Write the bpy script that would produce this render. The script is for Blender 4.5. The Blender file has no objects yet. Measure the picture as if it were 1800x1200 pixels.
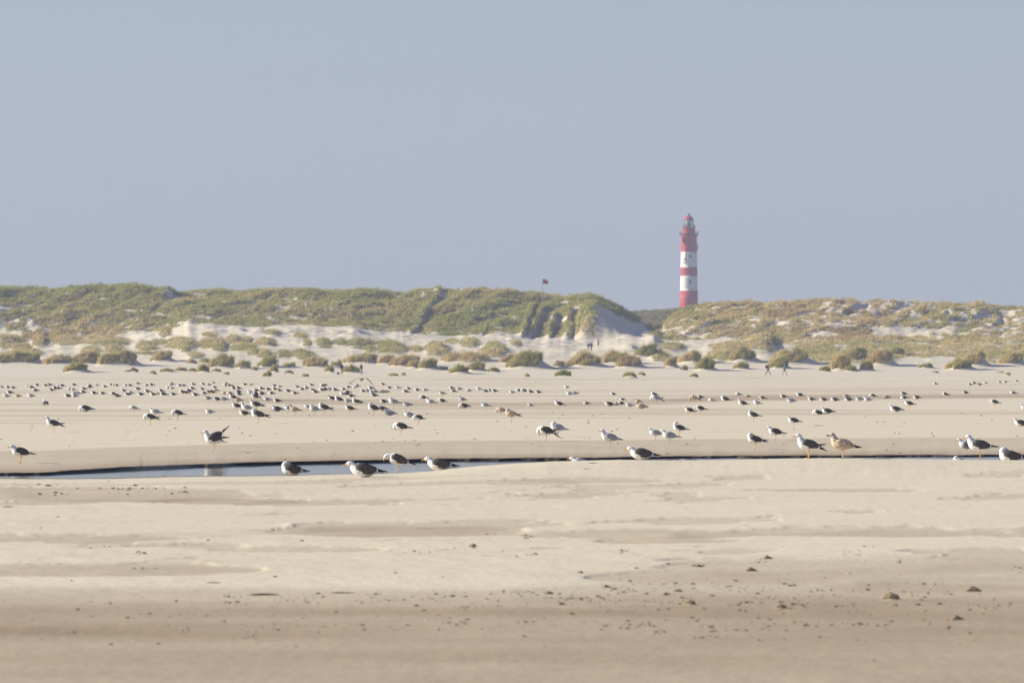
import bpy, bmesh, math, random
import numpy as np
from mathutils import Vector
S = bpy.context.scene
COL = S.collection
RNG = np.random.default_rng(7)
random.seed(11)
R = math.radians
FOC, HX, HY, CAMZ = 8000.0, 900.0, 642.0, 1.7      # focal length in photo pixels, principal column, horizon row, eye height

# ---------------------------------------------------------------- camera
cam_d = bpy.data.cameras.new('camera')
cam = bpy.data.objects.new('camera', cam_d); COL.objects.link(cam)
cam.location = (0, 0, CAMZ); cam.rotation_euler = (R(90), 0, 0)
cam_d.sensor_width = 36; cam_d.lens = 36*FOC/1800
cam_d.shift_y = (HY-600)/1800
cam_d.clip_start = 1; cam_d.clip_end = 8000
cam_d.dof.use_dof = True; cam_d.dof.focus_distance = 100; cam_d.dof.aperture_fstop = 6.3
S.camera = cam

# ---------------------------------------------------------------- light
SUN_EL, SUN_AZ = R(23), R(-82)     # azimuth clockwise from +Y
sdir = Vector((math.sin(SUN_AZ)*math.cos(SUN_EL), math.cos(SUN_AZ)*math.cos(SUN_EL), math.sin(SUN_EL)))
sun_d = bpy.data.lights.new('sun', 'SUN'); sun_d.energy = 4.5; sun_d.angle = R(0.5); sun_d.color = (1, .935, .76)
sun = bpy.data.objects.new('sun', sun_d); COL.objects.link(sun)
sun.rotation_euler = sdir.to_track_quat('Z', 'Y').to_euler()
W = bpy.data.worlds.new('World'); S.world = W; W.use_nodes = True
wn = W.node_tree; bg = wn.nodes['Background']
sky = wn.nodes.new('ShaderNodeTexSky'); sky.sky_type = 'NISHITA'; sky.sun_disc = False
sky.sun_elevation = SUN_EL; sky.sun_rotation = SUN_AZ
sky.air_density = 1.0; sky.dust_density = 1.0; sky.ozone_density = 2.0
tn_ = wn.nodes.new('ShaderNodeVectorMath'); tn_.operation = 'MULTIPLY'; tn_.inputs[1].default_value = (.52, .62, .92)
wn.links.new(sky.outputs[0], tn_.inputs[0])
hz_ = wn.nodes.new('ShaderNodeMix'); hz_.data_type = 'RGBA'; hz_.inputs[7].default_value = (3.75, 4.16, 4.72, 1)   # thin even high haze
gc_ = wn.nodes.new('ShaderNodeTexCoord'); sx_ = wn.nodes.new('ShaderNodeSeparateXYZ'); mr_ = wn.nodes.new('ShaderNodeMapRange')
mr_.interpolation_type = 'SMOOTHSTEP'; mr_.inputs[1].default_value = 0; mr_.inputs[2].default_value = .45; mr_.inputs[3].default_value = .80; mr_.inputs[4].default_value = .05
wn.links.new(gc_.outputs['Generated'], sx_.inputs[0]); wn.links.new(sx_.outputs[2], mr_.inputs[0]); wn.links.new(mr_.outputs[0], hz_.inputs[0])
wn.links.new(tn_.outputs[0], hz_.inputs[6]); wn.links.new(hz_.outputs[2], bg.inputs[0]); bg.inputs[1].default_value = 0.070
S.view_settings.view_transform = 'Standard'; S.view_settings.look = 'None'
S.view_settings.exposure = 0.86; S.view_settings.gamma = 1
S.cycles.volume_bounces = 1; S.cycles.max_bounces = 6; S.cycles.use_denoising = True

# ---------------------------------------------------------------- helpers
def tag(o, label=None, cat=None, group=None, kind=None):
    if label: o['label'] = label
    if cat: o['category'] = cat
    if group: o['group'] = group
    if kind: o['kind'] = kind
    return o
def npmesh(name, V, F, smooth=True):
    V = np.asarray(V, dtype=np.float32); F = np.asarray(F, dtype=np.int32)
    me = bpy.data.meshes.new(name)
    me.vertices.add(len(V)); me.vertices.foreach_set('co', V.ravel())
    k = F.shape[1]
    me.loops.add(F.size); me.loops.foreach_set('vertex_index', F.ravel())
    me.polygons.add(len(F))
    me.polygons.foreach_set('loop_start', np.arange(0, F.size, k, dtype=np.int32))
    me.polygons.foreach_set('loop_total', np.full(len(F), k, dtype=np.int32))
    me.polygons.foreach_set('use_smooth', np.full(len(F), smooth))
    me.update(calc_edges=True); me.validate()
    return me
def link(name, me, parent=None, mats=None, loc=None):
    o = bpy.data.objects.new(name, me); COL.objects.link(o)
    if parent: o.parent = parent
    if loc is not None: o.location = loc
    if mats:
        for m in (mats if isinstance(mats, (list, tuple)) else [mats]): me.materials.append(m)
    return o
def empty(name, loc=(0, 0, 0), rz=0):
    o = bpy.data.objects.new(name, None); COL.objects.link(o); o.location = loc; o.rotation_euler.z = rz
    o.empty_display_size = .1
    return o
def vcol(me, name, arr):
    a = me.color_attributes.new(name, 'FLOAT_COLOR', 'POINT')
    a.data.foreach_set('color', np.asarray(arr, dtype=np.float32).ravel())

def _hash(ix, iy, seed):
    h = (ix.astype(np.int64)*374761393 + iy.astype(np.int64)*668265263 + seed*982451653) & 0xffffffff
    h = ((h ^ (h >> 13))*1274126177) & 0xffffffff
    return ((h ^ (h >> 16)) & 0xffff)/65535.0
def vnoise(x, y, seed=0):
    ix = np.floor(x); iy = np.floor(y); fx = x-ix; fy = y-iy
    fx = fx*fx*(3-2*fx); fy = fy*fy*(3-2*fy)
    a = _hash(ix, iy, seed); b = _hash(ix+1, iy, seed); c = _hash(ix, iy+1, seed); d = _hash(ix+1, iy+1, seed)
    return (a*(1-fx)+b*fx)*(1-fy)+(c*(1-fx)+d*fx)*fy
def fbm(x, y, seed=0, o=4):
    s = 0; a = .5; t = 0
    for i in range(o):
        s = s+a*vnoise(x, y, seed+i*17); t += a; a *= .5; x = x*2.03+3.1; y = y*2.03+7.7
    return s/t
def sst(a, b, x):
    t = np.clip((x-a)/(b-a), 0, 1); return t*t*(3-2*t)
def ip(x, pts):
    p = np.array(pts, dtype=float).reshape(-1, 2)
    return np.interp(x, p[:, 0], p[:, 1])

# ---------------------------------------------------------------- materials
def mat(name, col, rough=.8, spec=.2, noise=None, bump=None, metal=0):
    m = bpy.data.materials.new(name); m.use_nodes = True
    n = m.node_tree; b = n.nodes['Principled BSDF']
    b.inputs['Roughness'].default_value = rough; b.inputs['Metallic'].default_value = metal
    b.inputs['Specular IOR Level'].default_value = spec
    b.inputs['Base Color'].default_value = (*col, 1)
    if noise:
        sc, col2 = noise[:2]
        tc = n.nodes.new('ShaderNodeTexCoord'); tx = n.nodes.new('ShaderNodeTexNoise')
        tx.inputs['Scale'].default_value = sc; tx.inputs['Detail'].default_value = 4
        n.links.new(tc.outputs['Object'], tx.inputs['Vector'])
        mr = n.nodes.new('ShaderNodeMapRange'); mr.inputs[1].default_value = .38; mr.inputs[2].default_value = .62
        n.links.new(tx.outputs[0], mr.inputs[0])
        mx = n.nodes.new('ShaderNodeMix'); mx.data_type = 'RGBA'
        mx.inputs[6].default_value = (*col, 1); mx.inputs[7].default_value = (*col2, 1)
        n.links.new(mr.outputs[0], mx.inputs[0]); n.links.new(mx.outputs[2], b.inputs['Base Color'])
        if bump:
            bp = n.nodes.new('ShaderNodeBump'); bp.inputs['Strength'].default_value = bump; bp.inputs['Distance'].default_value = .01
            n.links.new(tx.outputs[0], bp.inputs['Height']); n.links.new(bp.outputs[0], b.inputs['Normal'])
    return m

def sand_material():
    m = bpy.data.materials.new('sand'); m.use_nodes = True
    n = m.node_tree; L = n.links.new; b = n.nodes['Principled BSDF']
    N = n.nodes.new
    at = N('ShaderNodeVertexColor'); at.layer_name = 'mask'
    sp = N('ShaderNodeSeparateColor'); L(at.outputs[0], sp.inputs[0])
    geo = N('ShaderNodeNewGeometry')
    def noise(scale, det, vec=(1, 1, 1), rough=.55):
        mp = N('ShaderNodeMapping'); mp.inputs['Scale'].default_value = vec
        L(geo.outputs['Position'], mp.inputs[0])
        t = N('ShaderNodeTexNoise'); t.inputs['Scale'].default_value = scale; t.inputs['Detail'].default_value = det
        t.inputs['Roughness'].default_value = rough
        L(mp.outputs[0], t.inputs['Vector']); return t.outputs[0]
    def math_(op, a, c, clamp=False):
        k = N('ShaderNodeMath'); k.operation = op; k.use_clamp = clamp
        for i, v in enumerate((a, c)):
            if isinstance(v, (int, float)): k.inputs[i].default_value = v
            else: L(v, k.inputs[i])
        return k.outputs[0]
    def mix(f, a, c):
        k = N('ShaderNodeMix'); k.data_type = 'RGBA'
        if isinstance(f, (int, float)): k.inputs[0].default_value = f
        else: L(f, k.inputs[0])
        for i, v in ((6, a), (7, c)):
            if isinstance(v, tuple): k.inputs[i].default_value = (*v, 1)
            else: L(v, k.inputs[i])
        return k.outputs[2]
    drift = noise(.55, 5, (.45, 1, 1))
    grain = noise(26, 4)
    fine = noise(140, 2)
    d0 = math_('ADD', sp.outputs[1], math_('MULTIPLY', math_('SUBTRACT', drift, .5), .38))
    d1 = math_('ADD', d0, math_('MULTIPLY', math_('SUBTRACT', grain, .5), .16), True)
    c = mix(d1, (.652, .574, .446), (.335, .250, .172))
    c = mix(sp.outputs[0], c, mix(noise(1.2, 4), (.30, .25, .15), (.17, .15, .075)))
    c = mix(sp.outputs[2], c, (.050, .042, .034))
    gm = N('ShaderNodeMapRange'); gm.inputs[1].default_value = .25; gm.inputs[2].default_value = .75
    gm.inputs[3].default_value = .86; gm.inputs[4].default_value = 1.12; L(fine, gm.inputs[0])
    vm = N('ShaderNodeVectorMath'); vm.operation = 'SCALE'; L(c, vm.inputs[0]); L(gm.outputs[0], vm.inputs[3])
    L(vm.outputs[0], b.inputs['Base Color'])
    b.inputs['Specular IOR Level'].default_value = .12
    rr = N('ShaderNodeMapRange'); rr.inputs[3].default_value = .95; rr.inputs[4].default_value = .62
    L(sp.outputs[2], rr.inputs[0]); L(rr.outputs[0], b.inputs['Roughness'])
    rip = noise(5, 3, (1.6, .8, 1))
    bp = N('ShaderNodeBump'); bp.inputs['Strength'].default_value = .35; bp.inputs['Distance'].default_value = .02
    L(rip, bp.inputs['Height'])
    bp2 = N('ShaderNodeBump'); bp2.inputs['Strength'].default_value = .25; bp2.inputs['Distance'].default_value = .004
    L(grain, bp2.inputs['Height']); L(bp.outputs[0], bp2.inputs['Normal'])
    L(bp2.outputs[0], b.inputs['Normal'])
    return m
def grass_material():
    m = bpy.data.materials.new('marram_grass'); m.use_nodes = True
    n = m.node_tree; L = n.links.new; b = n.nodes['Principled BSDF']
    at = n.nodes.new('ShaderNodeVertexColor'); at.layer_name = 'tint'
    L(at.outputs[0], b.inputs['Base Color'])
    b.inputs['Roughness'].default_value = .75; b.inputs['Specular IOR Level'].default_value = .15
    tr = n.nodes.new('ShaderNodeBsdfTranslucent'); L(at.outputs[0], tr.inputs[0])
    mx = n.nodes.new('ShaderNodeMixShader'); mx.inputs[0].default_value = .3
    L(b.outputs[0], mx.inputs[1]); L(tr.outputs[0], mx.inputs[2]); L(mx.outputs[0], n.nodes['Material Output'].inputs[0])
    return m
M_SAND = sand_material(); M_GRASS = grass_material()
M_WATER = mat('shallow_water', (.03, .035, .035), .06, .5)
wb = M_WATER.node_tree.nodes['Principled BSDF']; wb.inputs['IOR'].default_value = 1.33
_t = M_WATER.node_tree.nodes.new('ShaderNodeTexNoise'); _t.inputs['Scale'].default_value = 3; _t.inputs['Detail'].default_value = 3
_g = M_WATER.node_tree.nodes.new('ShaderNodeNewGeometry'); _b = M_WATER.node_tree.nodes.new('ShaderNodeBump')
_b.inputs['Strength'].default_value = .06; _b.inputs['Distance'].default_value = .02
M_WATER.node_tree.links.new(_g.outputs['Position'], _t.inputs['Vector']); M_WATER.node_tree.links.new(_t.outputs[0], _b.inputs['Height'])
M_WATER.node_tree.links.new(_b.outputs[0], wb.inputs['Normal'])
M_CLOD = mat('damp_clod', (.25, .19, .125), .95, .1, (40, (.42, .33, .23)), .5)
M_WEED_SHADE = mat('weed_and_scarp_shade', (.07, .052, .036), .8, .2, (60, (.20, .155, .105)), .5)  # dark brown for weed scraps, and for shadow painted along small erosion scarps
M_SHELL = mat('shell', (.75, .70, .62), .5, .4, (30, (.55, .48, .40)))

# ---------------------------------------------------------------- terrain profile, columns in photo pixels, rows in metres
CREST = [-700,505, 0,510, 50,510, 100,511, 150,506, 230,502, 270,507, 325,513, 400,515, 450,515, 520,512, 600,513, 640,512, 690,516, 760,511,
         800,512, 850,511, 900,515, 950,520, 1000,521, 1040,524, 1070,534, 1100,551, 1120,565, 1140,577, 1150,582, 1158,578, 1170,567, 1200,551,
         1240,541, 1350,536, 1400,532, 1450,529, 1510,528, 1550,531, 1600,533, 1660,536, 1720,539, 1760,543, 1800,544, 2500,540]
FOOT = [-700,600, 60,600, 100,598, 170,593, 230,587, 290,582, 330,570, 370,568, 400,572, 450,571, 550,574, 620,575, 660,585, 720,586,
        850,588, 900,590, 950,593, 1010,594, 1045,596, 1080,594, 1110,590, 1150,588, 1165,596, 1200,602, 1300,598, 1350,596, 1500,596, 1800,596, 2500,596]
WL = -0.12
FARW = [-3000,845, -700,842, 0,834.5, 90,833, 190,826.8, 300,821.8, 400,818, 500,815, 600,813, 800,809.5, 1000,808, 1200,804, 1500,802.5, 1800,801, 2500,801, 4500,803]
NEARW = [-3000,870, -700,850, 0,838.5, 110,839, 200,838.5, 300,835.5, 400,834.5, 500,833.5, 600,831, 700,829.5]
def far_d(px): return FOC*(CAMZ-WL)/(ip(px, FARW)+.6*(fbm(px/38., px*0, 91, 3)-.5)*2-HY)
def near_d(px):
    d = FOC*(CAMZ-WL)/(ip(px, NEARW)-HY)
    d = d*(1-sst(700, 860, px))+79.3*sst(700, 860, px)
    return np.minimum(d+.35*(fbm(px/30., px*0, 92, 3)-.5), far_d(px)-.8)
NB = [-700,-.11, 0,-.10, 500,-.095, 700,-.088, 760,-.06, 850,.008, 960,.075, 1090,.108, 1200,.098, 1260,.104, 1400,.128, 1500,.134, 1600,.12, 1700,.106, 1800,.10, 2500,.1]
def design_y(px, D):
    """row of the bare dune profile at this column and distance"""
    yf = ip(px, FOOT)+2.0*(fbm(px/22., px*0, 5, 3)-.5)*2; yc = ip(px, CREST)+1.6*(fbm(px/17., px*0, 6, 4)-.5)*2
    k = np.zeros_like(px*D)
    z400 = 0.0
    y400 = HY+FOC*CAMZ/400
    P = [(400, y400+0*px), (500, 667.6+0*px), (600, 660.3+0*px), (700, 653.5+0*px), (780, 647.5+0*px), (850, 640+0*px),
         (900, 640+(yf-640)*.36), (950, 640+(yf-640)*.7), (1000, yf), (1030, yf+(yc-yf)*.55), (1062, yc), (1090, yc+4), (1180, np.maximum(yc+22, 590)),
         (1300, 575+0*px), (1400, ip(px, [-700,556, 1090,552, 1120,548.5, 1150,548, 1180,546, 1200,543, 1235,539, 1300,545, 2500,548])),
         (1500, 556+0*px), (2000, 556+0*px), (2700, 575+0*px)]
    out = np.full(np.broadcast(px, D).shape, y400)
    px, D = np.broadcast_arrays(px, D)
    for (d0, y0), (d1, y1) in zip(P[:-1], P[1:]):
        t = np.clip((D-d0)/(d1-d0), 0, 1)
        # interpolate heights rather than rows
        z0 = CAMZ-(y0-HY)*d0/FOC; z1 = CAMZ-(y1-HY)*d1/FOC
        ts = t*t*(3-2*t)*.6+t*.4
        m = (D >= d0) & (D <= d1)
        z = z0+(z1-z0)*ts
        out = np.where(m, HY+FOC*(CAMZ-z)/np.maximum(D, 1), out)
    return out
# gullies: (top px, top row, foot px, foot row, half width px, depth m, sand?)
GULLY = [(770, 517, 727, 586, 5, 1.7, 1), (870, 540, 850, 588, 3, .6, 0), (942, 536, 920, 592, 5, 2.0, .8), (960, 542, 936, 592, 8, 2.6, 1), (978, 552, 968, 592, 7, 2.0, .7), (1004, 548, 1006, 594, 8, 2.4, .9),
         (1026, 560, 1014, 594, 5, 1.5, .6), (305, 512, 290, 522, 12, 1.8, .4), (285, 530, 245, 556, 4, .8, 0), (470, 520, 455, 545, 5, .4, 0), (640, 530, 615, 560, 6, .4, 0),
         (1508, 535, 1485, 552, 7, 1.3, .2), (1592, 556, 1570, 572, 9, .7, 0), (1662, 548, 1650, 562, 7, .8, 0), (1762, 553, 1752, 570, 9, 1.0, .4), (1425, 588, 1405, 598, 6, .8, 0), (80, 530, 50, 545, 8, .5, 0)]
# plant clumps on the hummocks in front: px, base row, width px, height px, tone(0 green .. 1 straw), label
TUS = [
 (3, 640, 22, 14, .3, 'dark grass clump cut by the left edge of the photo, on the hummock line'),
 (25, 640, 26, 15, .5, 'small brownish grass clump between two wider ones at the far left'),
 (50, 640, 46, 19, .35, 'broad dark grass mound, left end of the hummock line'),
 (100, 641, 40, 15, .6, 'low straw-tinted grass mound left of the biggest left cluster'),
 (126, 641, 26, 12, .4, 'narrow green clump joined to the right of a low straw mound'),
 (160, 641, 46, 19, .55, 'tan topped grass mound, first of three joined behind the lone left hummock'),
 (190, 644, 38, 20, .5, 'middle mound of three joined grass mounds above the left gull flock'),
 (222, 644, 44, 19, .45, 'right mound of three joined grass mounds, with a shaded sandy flank'),
 (136, 656, 40, 17, .3, 'lone dark hummock standing forward on the beach at left, tailing to the right'),
 (225, 655, 13, 4, .4, 'thin flat strip of grass beside a small pointed tuft'),
 (236, 655, 13, 9, .35, 'small pointed grass tuft right of the lone left hummock'),
 (269, 658, 11, 6, .4, 'tiny dark grass tuft alone on the sand, left part of beach'),
 (295, 655, 24, 7, .35, 'low green grass strip, left of a pair on the open sand'),
 (318, 652, 22, 6, .45, 'flat green strip just behind and right of a similar strip'),
 (338, 654, 18, 6, .3, 'low grass strip touching the round dark tuft at its right'),
 (358, 655, 20, 12, .2, 'round dark grass tuft with a flat base on the left beach'),
 (380, 654, 16, 5, .4, 'two-lobed faint tuft right of the round dark tuft'),
 (398, 659, 10, 4, .3, 'tiny dark tuft farthest forward on the left beach'),
 (287, 636, 34, 16, .5, 'mound with golden left side standing alone behind the open left sand'),
 (337, 639, 18, 7, .55, 'small brown tuft, left of a matching pair below a sandy rise'),
 (360, 638, 18, 7, .45, 'small brown tuft, right of a matching pair below a sandy rise'),
 (392, 648, 46, 25, .4, 'large dark mound with pale sandy right flank, left of centre'),
 (428, 649, 28, 13, .35, 'sloping green tuft against the right foot of the large dark mound'),
 (447, 651, 12, 6, .4, 'little tuft between two larger mounds left of centre'),
 (472, 647, 36, 15, .1, 'smooth green dome shaped clump just left of the white post'),
 (508, 646, 26, 7, .25, 'flat dark green clump just right of the white post'),
 (482, 655, 14, 11, .45, 'small upright tuft in front of the white post'),
 (470, 662, 15, 8, .2, 'small rounded tuft alone on the sand below the white post'),
 (509, 657, 14, 7, .15, 'small green tuft alone on the sand right of the white post'),
 (537, 662, 12, 5, .4, 'sparse scrubby little tuft on open sand left of the dark walker'),
 (557, 646, 42, 16, .75, 'wide straw-coloured mound left of the dark-clothed walker'),
 (592, 645, 20, 12, .25, 'dark clump directly behind the dark-clothed walker'),
 (579, 655, 14, 12, .5, 'upright tuft just left of the dark bag on the sand'),
 (619, 656, 30, 11, .1, 'smooth green dome between the two walkers on the left'),
 (638, 640, 60, 17, .5, 'long mound behind the red-jacketed walker, tapering right'),
 (680, 642, 30, 15, .5, 'tan mound right of the red-jacketed walker'),
 (715, 645, 54, 21, .9, 'rust brown ridge of grass left of two round clumps'),
 (727, 648, 20, 16, .65, 'small rounded clump tucked before the rust brown ridge'),
 (753, 651, 36, 20, .3, 'big round olive clump at the right end of the rust brown ridge'),
 (810, 658, 32, 14, .15, 'green dome standing forward on the sand, centre left'),
 (838, 653, 32, 16, .35, 'pointed olive clump touching the right of a green dome'),
 (868, 655, 20, 8, .35, 'small low wedge of grass right of the pointed olive clump'),
 (825, 639, 92, 20, .85, 'very long straw and rust ridge behind two forward clumps'),
 (780, 651, 14, 5, .55, 'faint sparse tuft on sand between round clump and green dome'),
 (692, 661, 16, 4, .35, 'thin grass strip on bare sand under the tan mound'),
 (709, 660, 8, 5, .35, 'tiny dot-like tuft right of a thin grass strip'),
 (893, 640, 24, 15, .6, 'straw clump wedged left of the tallest central mound'),
 (928, 650, 66, 33, .2, 'tallest central mound, dark green with golden left foot'),
 (983, 646, 18, 11, .8, 'small round golden clump right of the tallest central mound'),
 (1030, 646, 58, 23, .55, 'wide mound with shaded right flank below the path walkers'),
 (1083, 641, 50, 22, .5, 'olive mound between the wide shaded mound and the golden one'),
 (1108, 648, 46, 20, .95, 'bright golden brown mound with a shaded hollow at its right'),
 (1137, 630, 38, 20, .15, 'dark green mound behind the bright golden brown one'),
 (1180, 647, 22, 18, .55, 'narrow clump at the left foot of a tall golden rise, centre right'),
 (1215, 640, 40, 25, .65, 'tall golden rise below the lighthouse'),
 (1241, 652, 34, 21, .1, 'round dark green clump in front of the rise below the lighthouse'),
 (1202, 651, 12, 8, .35, 'tiny tuft left of the round clump below the lighthouse'),
 (1305, 650, 26, 12, .3, 'low clump under a grassy slope left of the backpack walker'),
 (1308, 638, 48, 27, .35, 'large sloping green hummock left of the backpack walker'),
 (990, 662, 26, 9, .0, 'small bright green clump lying forward on the sand at centre'),
 (1108, 665, 22, 9, .0, 'larger of two green clumps lying forward on the sand, right of centre'),
 (1128, 660, 12, 6, .0, 'smaller of two green clumps lying forward on the sand, right of centre'),
 (1220, 664, 14, 8, .15, 'small wind-bent green tuft forward on the sand, below the lighthouse'),
 (927, 662, 9, 5, .4, 'tiny dark tuft on bare sand below the tallest central mound'),
 (1372, 649, 32, 17, .2, 'round green clump behind the walking pair on the right'),
 (1393, 642, 70, 29, .6, 'broad golden hummock with sand tail behind the walking pair'),
 (1451, 653, 18, 9, .3, 'small dark tuft left of a double golden clump'),
 (1479, 652, 36, 24, .7, 'double golden clump with a dark peak, right part'),
 (1496, 653, 20, 12, .3, 'green tuft at the right foot of the double golden clump'),
 (1524, 652, 22, 13, .2, 'neat round green clump alone beside a large rusty mound'),
 (1503, 634, 50, 20, .35, 'green slope mound behind the double golden clump'),
 (1550, 644, 44, 33, .9, 'large rusty golden mound with a wide bare sand tail'),
 (1577, 623, 28, 14, .1, 'dark green cap above the bare sand tail at right'),
 (1630, 648, 24, 8, .15, 'low wedge of green grass on bare sand, right part'),
 (1689, 651, 44, 20, .3, 'front half of the tall twin hummock near the right edge'),
 (1713, 645, 44, 31, .6, 'taller rear half of the twin hummock near the right edge'),
 (1780, 643, 42, 24, .55, 'round rusty green mound at the right edge of the photo'),
 (1645, 656, 10, 4, .2, 'tiny tuft on open sand below the low green wedge'),
 (1772, 660, 8, 5, .3, 'tiny tuft on open sand near the far right gulls'),
 (1758, 656, 12, 3, .8, 'faint straw patch left of a tiny tuft at far right'),
]
BELT = [(10,604,25,8),(68,603,10,8),(117,600,24,7),(187,603,36,8),(162,617,14,4),(199,616,14,5),(39,614,14,6),(58,622,14,4),(257,610,16,6),(280,604,14,3),(320,605,24,8),
 (370,604,24,7),(368,591,11,3),(411,601,14,6),(430,612,20,6),(434,600,7,4),(288,586,10,6),(256,622,16,2),(325,616,6,4),(384,611,10,7),(445,621,8,4),(466,604,16,6),(480,588,13,4),
 (528,591,10,4),(569,606,11,6),(540,606,6,4),(597,604,12,5),(632,606,22,7),(650,616,8,4),(684,613,25,9),(732,616,10,4),(767,617,16,9),(795,603,10,3),(826,605,14,6),(867,618,20,9),
 (464,624,12,6),(493,626,16,5),(532,626,18,6),(908,607,8,4),(1104,613,18,4),(1184,612,20,5),(1018,623,12,3),(1300,613,42,7),(1340,605,20,14),(1270,628,22,8),(1160,628,14,7),(20,628,16,5),(345,627,12,4)]
BARE = [(1470,572,34,5),(1602,582,72,7),(1446,590,26,5),(1372,568,14,5),(1742,578,38,4),(1610,636,42,8),(1375,612,25,4),(1660,634,24,7),(1330,588,14,5),(300,517,18,3.5),(20,516,12,2.5),(112,518,10,2),(178,523,8,2),(100,551,10,3),(5,542,14,5),(990,531,12,3),(620,531,16,2),(775,515,12,2)]
def world_x(px, D): return (px-HX)*D/FOC
def row_d(y):
    """distance at which the plain rising beach shows at row y"""
    ys = [676, 667.6, 660.3, 653.5, 647.5, 640]; ds = [400, 500, 600, 700, 780, 850]
    if y >= 676: return FOC*CAMZ/(y-HY)
    if y < 640: return 850+(640-y)*2.8
    return float(np.interp(-y, [-v for v in ys], ds))
MOUND = []
for (px, by, w, h, tone, lab) in TUS:
    D = row_d(by); s = D/FOC
    MOUND.append((px, D+w*s*.35, w*s*.5, max(w*s*.38, .5), h*s*.74, w*s))
def ground(px, D, detail=True):
    """height of the ground; px, D numpy arrays of one shape"""
    px = np.asarray(px, float); D = np.asarray(D, float)
    X = world_x(px, D)
    z = CAMZ-(design_y(px, D)-HY)*D/FOC
    z = np.where(D < 400, 0, z)
    veg = np.zeros_like(z); damp = np.zeros_like(z); mud = np.zeros_like(z)
    Y = HY+FOC*(CAMZ-z)/np.maximum(D, 1)
    # ---- dunes
    dn = D > 560
    if dn.any():
        a = (slice(None),) if False else dn
        p, d, x, y = px[a], D[a], X[a], Y[a]
        yf = ip(p, FOOT); yc = ip(p, CREST)
        n1 = fbm(x/14, d/14, 21, 4)-.5; n2 = fbm(x/4.2, d/4.2, 22, 3)-.5; n3 = fbm(x/1.6, d/1.6, 23, 2)-.5
        nd_ = fbm((x-.45*(d-1000))/4.5, d/22, 24, 4)-.5
        bd = sst(.42, .72, fbm(x/5.5+3, d/9, 25, 3))*sst(855, 880, d)*sst(1000, 975, d)*(1-np.exp(-((p-(1140-(y-583)*3.3))/30)**2))
        t = sst(860, 1010, d); bh = 1-sst(1150, 1250, d)*.0
        zz = z[a]+t*(1.5*n1+.9*n2+.35*n3)*bh+1.8*nd_*sst(1000, 1025, d)+0.25*bd+sst(700, 860, d)*(1-t)*(.35*n1+.15*n2)
        # masks
        wob = 9*(fbm(x/7, d/7, 31, 4)-.5)
        slope = sst(1000-6, 1000+8, d+wob*1.2)
        hole = fbm(x/1.5, d/3.4, 33, 4)
        hole2 = fbm(x/10, d/18, 34, 3)
        patch = sst(1130, 1170, p)*.8+sst(260, 60, p)*sst(530, 560, y)*.8+sst(1380, 1500, p)*.35+sst(575, 590, y)*.3
        hv = hole*.72+hole2*.28
        vv = slope*sst(.335+.085*patch, .40+.10*patch, hv)
        for (cx, cy, rx, ry) in BELT:
            r = ((p-cx)/rx)**2+((y-cy)/ry)**2
            uu = (p-cx)/rx; g = np.where(uu > 0, 1-sst(.25, 1.25, uu), np.exp(-uu*uu*1.1))*np.exp(-((y-cy)/ry)**2)
            zz = zz+g*.125*ry*(d/1000)
            vv = np.maximum(vv, sst(1.95, .9, r+3.0*(fbm(x/2., d/3., 35, 3)-.5)))
        rt = sst(1330, 1400, p)*sst(645, 632, y+wob*.6)*sst(590, 594, y+wob)*sst(.38, .46, hv)
        vv = np.maximum(vv, rt*.95)
        for (cx, cy, rx, ry) in BARE:
            r = ((p-cx)/rx)**2+((y-cy)/ry)**2
            vv = vv*sst(.7, 1.25, r+1.0*(fbm(x/3., d/5., 36, 3)-.5))
        for (tx, ty, fx, fy, hw, dep, sd) in GULLY:
            k = np.clip((y-ty)/(fy-ty), -.2, 1.25); cxx = tx+(fx-tx)*k+1.5*hw*(fbm(y/9., y*0, int(tx), 2)-.5)
            s = (p-cxx)/hw
            env = sst(-.15, .08, k)*sst(1.07, .93, k)*(d < 1075)
            prof = np.where(s < -.6, .55*np.exp(-(s+.6)**2/2.5), np.where(s < .5, .55-1.55*sst(-.6, .5, s), -np.exp(-(s-.5)**1/1.6)))
            zz = zz+dep*prof*env*.62
            vv = vv*(1-sd*env*np.exp(-((s-.35)/.6)**2)*.85)
        spur = np.clip((1118-p)/75, 0, 1)*sst(1000, 1036, p)*sst(994, 1003, d)*sst(1075, 1003, d)
        zz = zz+4.8*spur
        vv = np.maximum(vv, spur*1.6*(p < 1040+1.1*wob+16*fbm(x/1.2, d/2., 42, 3)-4)*(d < 1045))
        # bare slipface at the right end of the left dune, path valley
        sf = sst(1032, 1052, p+(y-570)*-.35)*sst(1150, 1128, p)*sst(548, 556, y+(1045-p)*.18)
        vv = vv*(1-sf*sst(.35, .5, fbm(x/5, d/9, 41, 3)+.25))
        path = np.exp(-((p-(1140-(y-583)*3.3))/16)**2)*sst(578, 584, y)*sst(640, 622, y)
        vv = vv*(1-path)
        rear = sst(1150, 1250, d)
        vv = np.maximum(vv, rear)
        z[a] = zz; veg[a] = vv
    # ---- hummocks in front
    for (cx, cd, rx, ry, h, w) in MOUND:
        mx = world_x(cx, cd)
        m = (np.abs(D-cd) < ry*4) & (np.abs(X-mx) < rx*7)
        if not m.any(): continue
        u = (X[m]-mx)/rx; v = (D[m]-cd)/ry
        g = np.where(u > 0, 1-sst(.05, 1.55, u), np.exp(-(u*u)**1.1*1.25))*np.exp(-(v*v)*1.1)
        tail = .20*np.exp(-((u-2.0)/1.5)**2-v*v*1.4)*(w > 2)
        lob = 1+.75*(fbm(X[m]/(.42*w), D[m]/(.5*w), int(cx), 3)-.5)*(w > 2)
        z[m] += h*(g*lob+tail)
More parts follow.
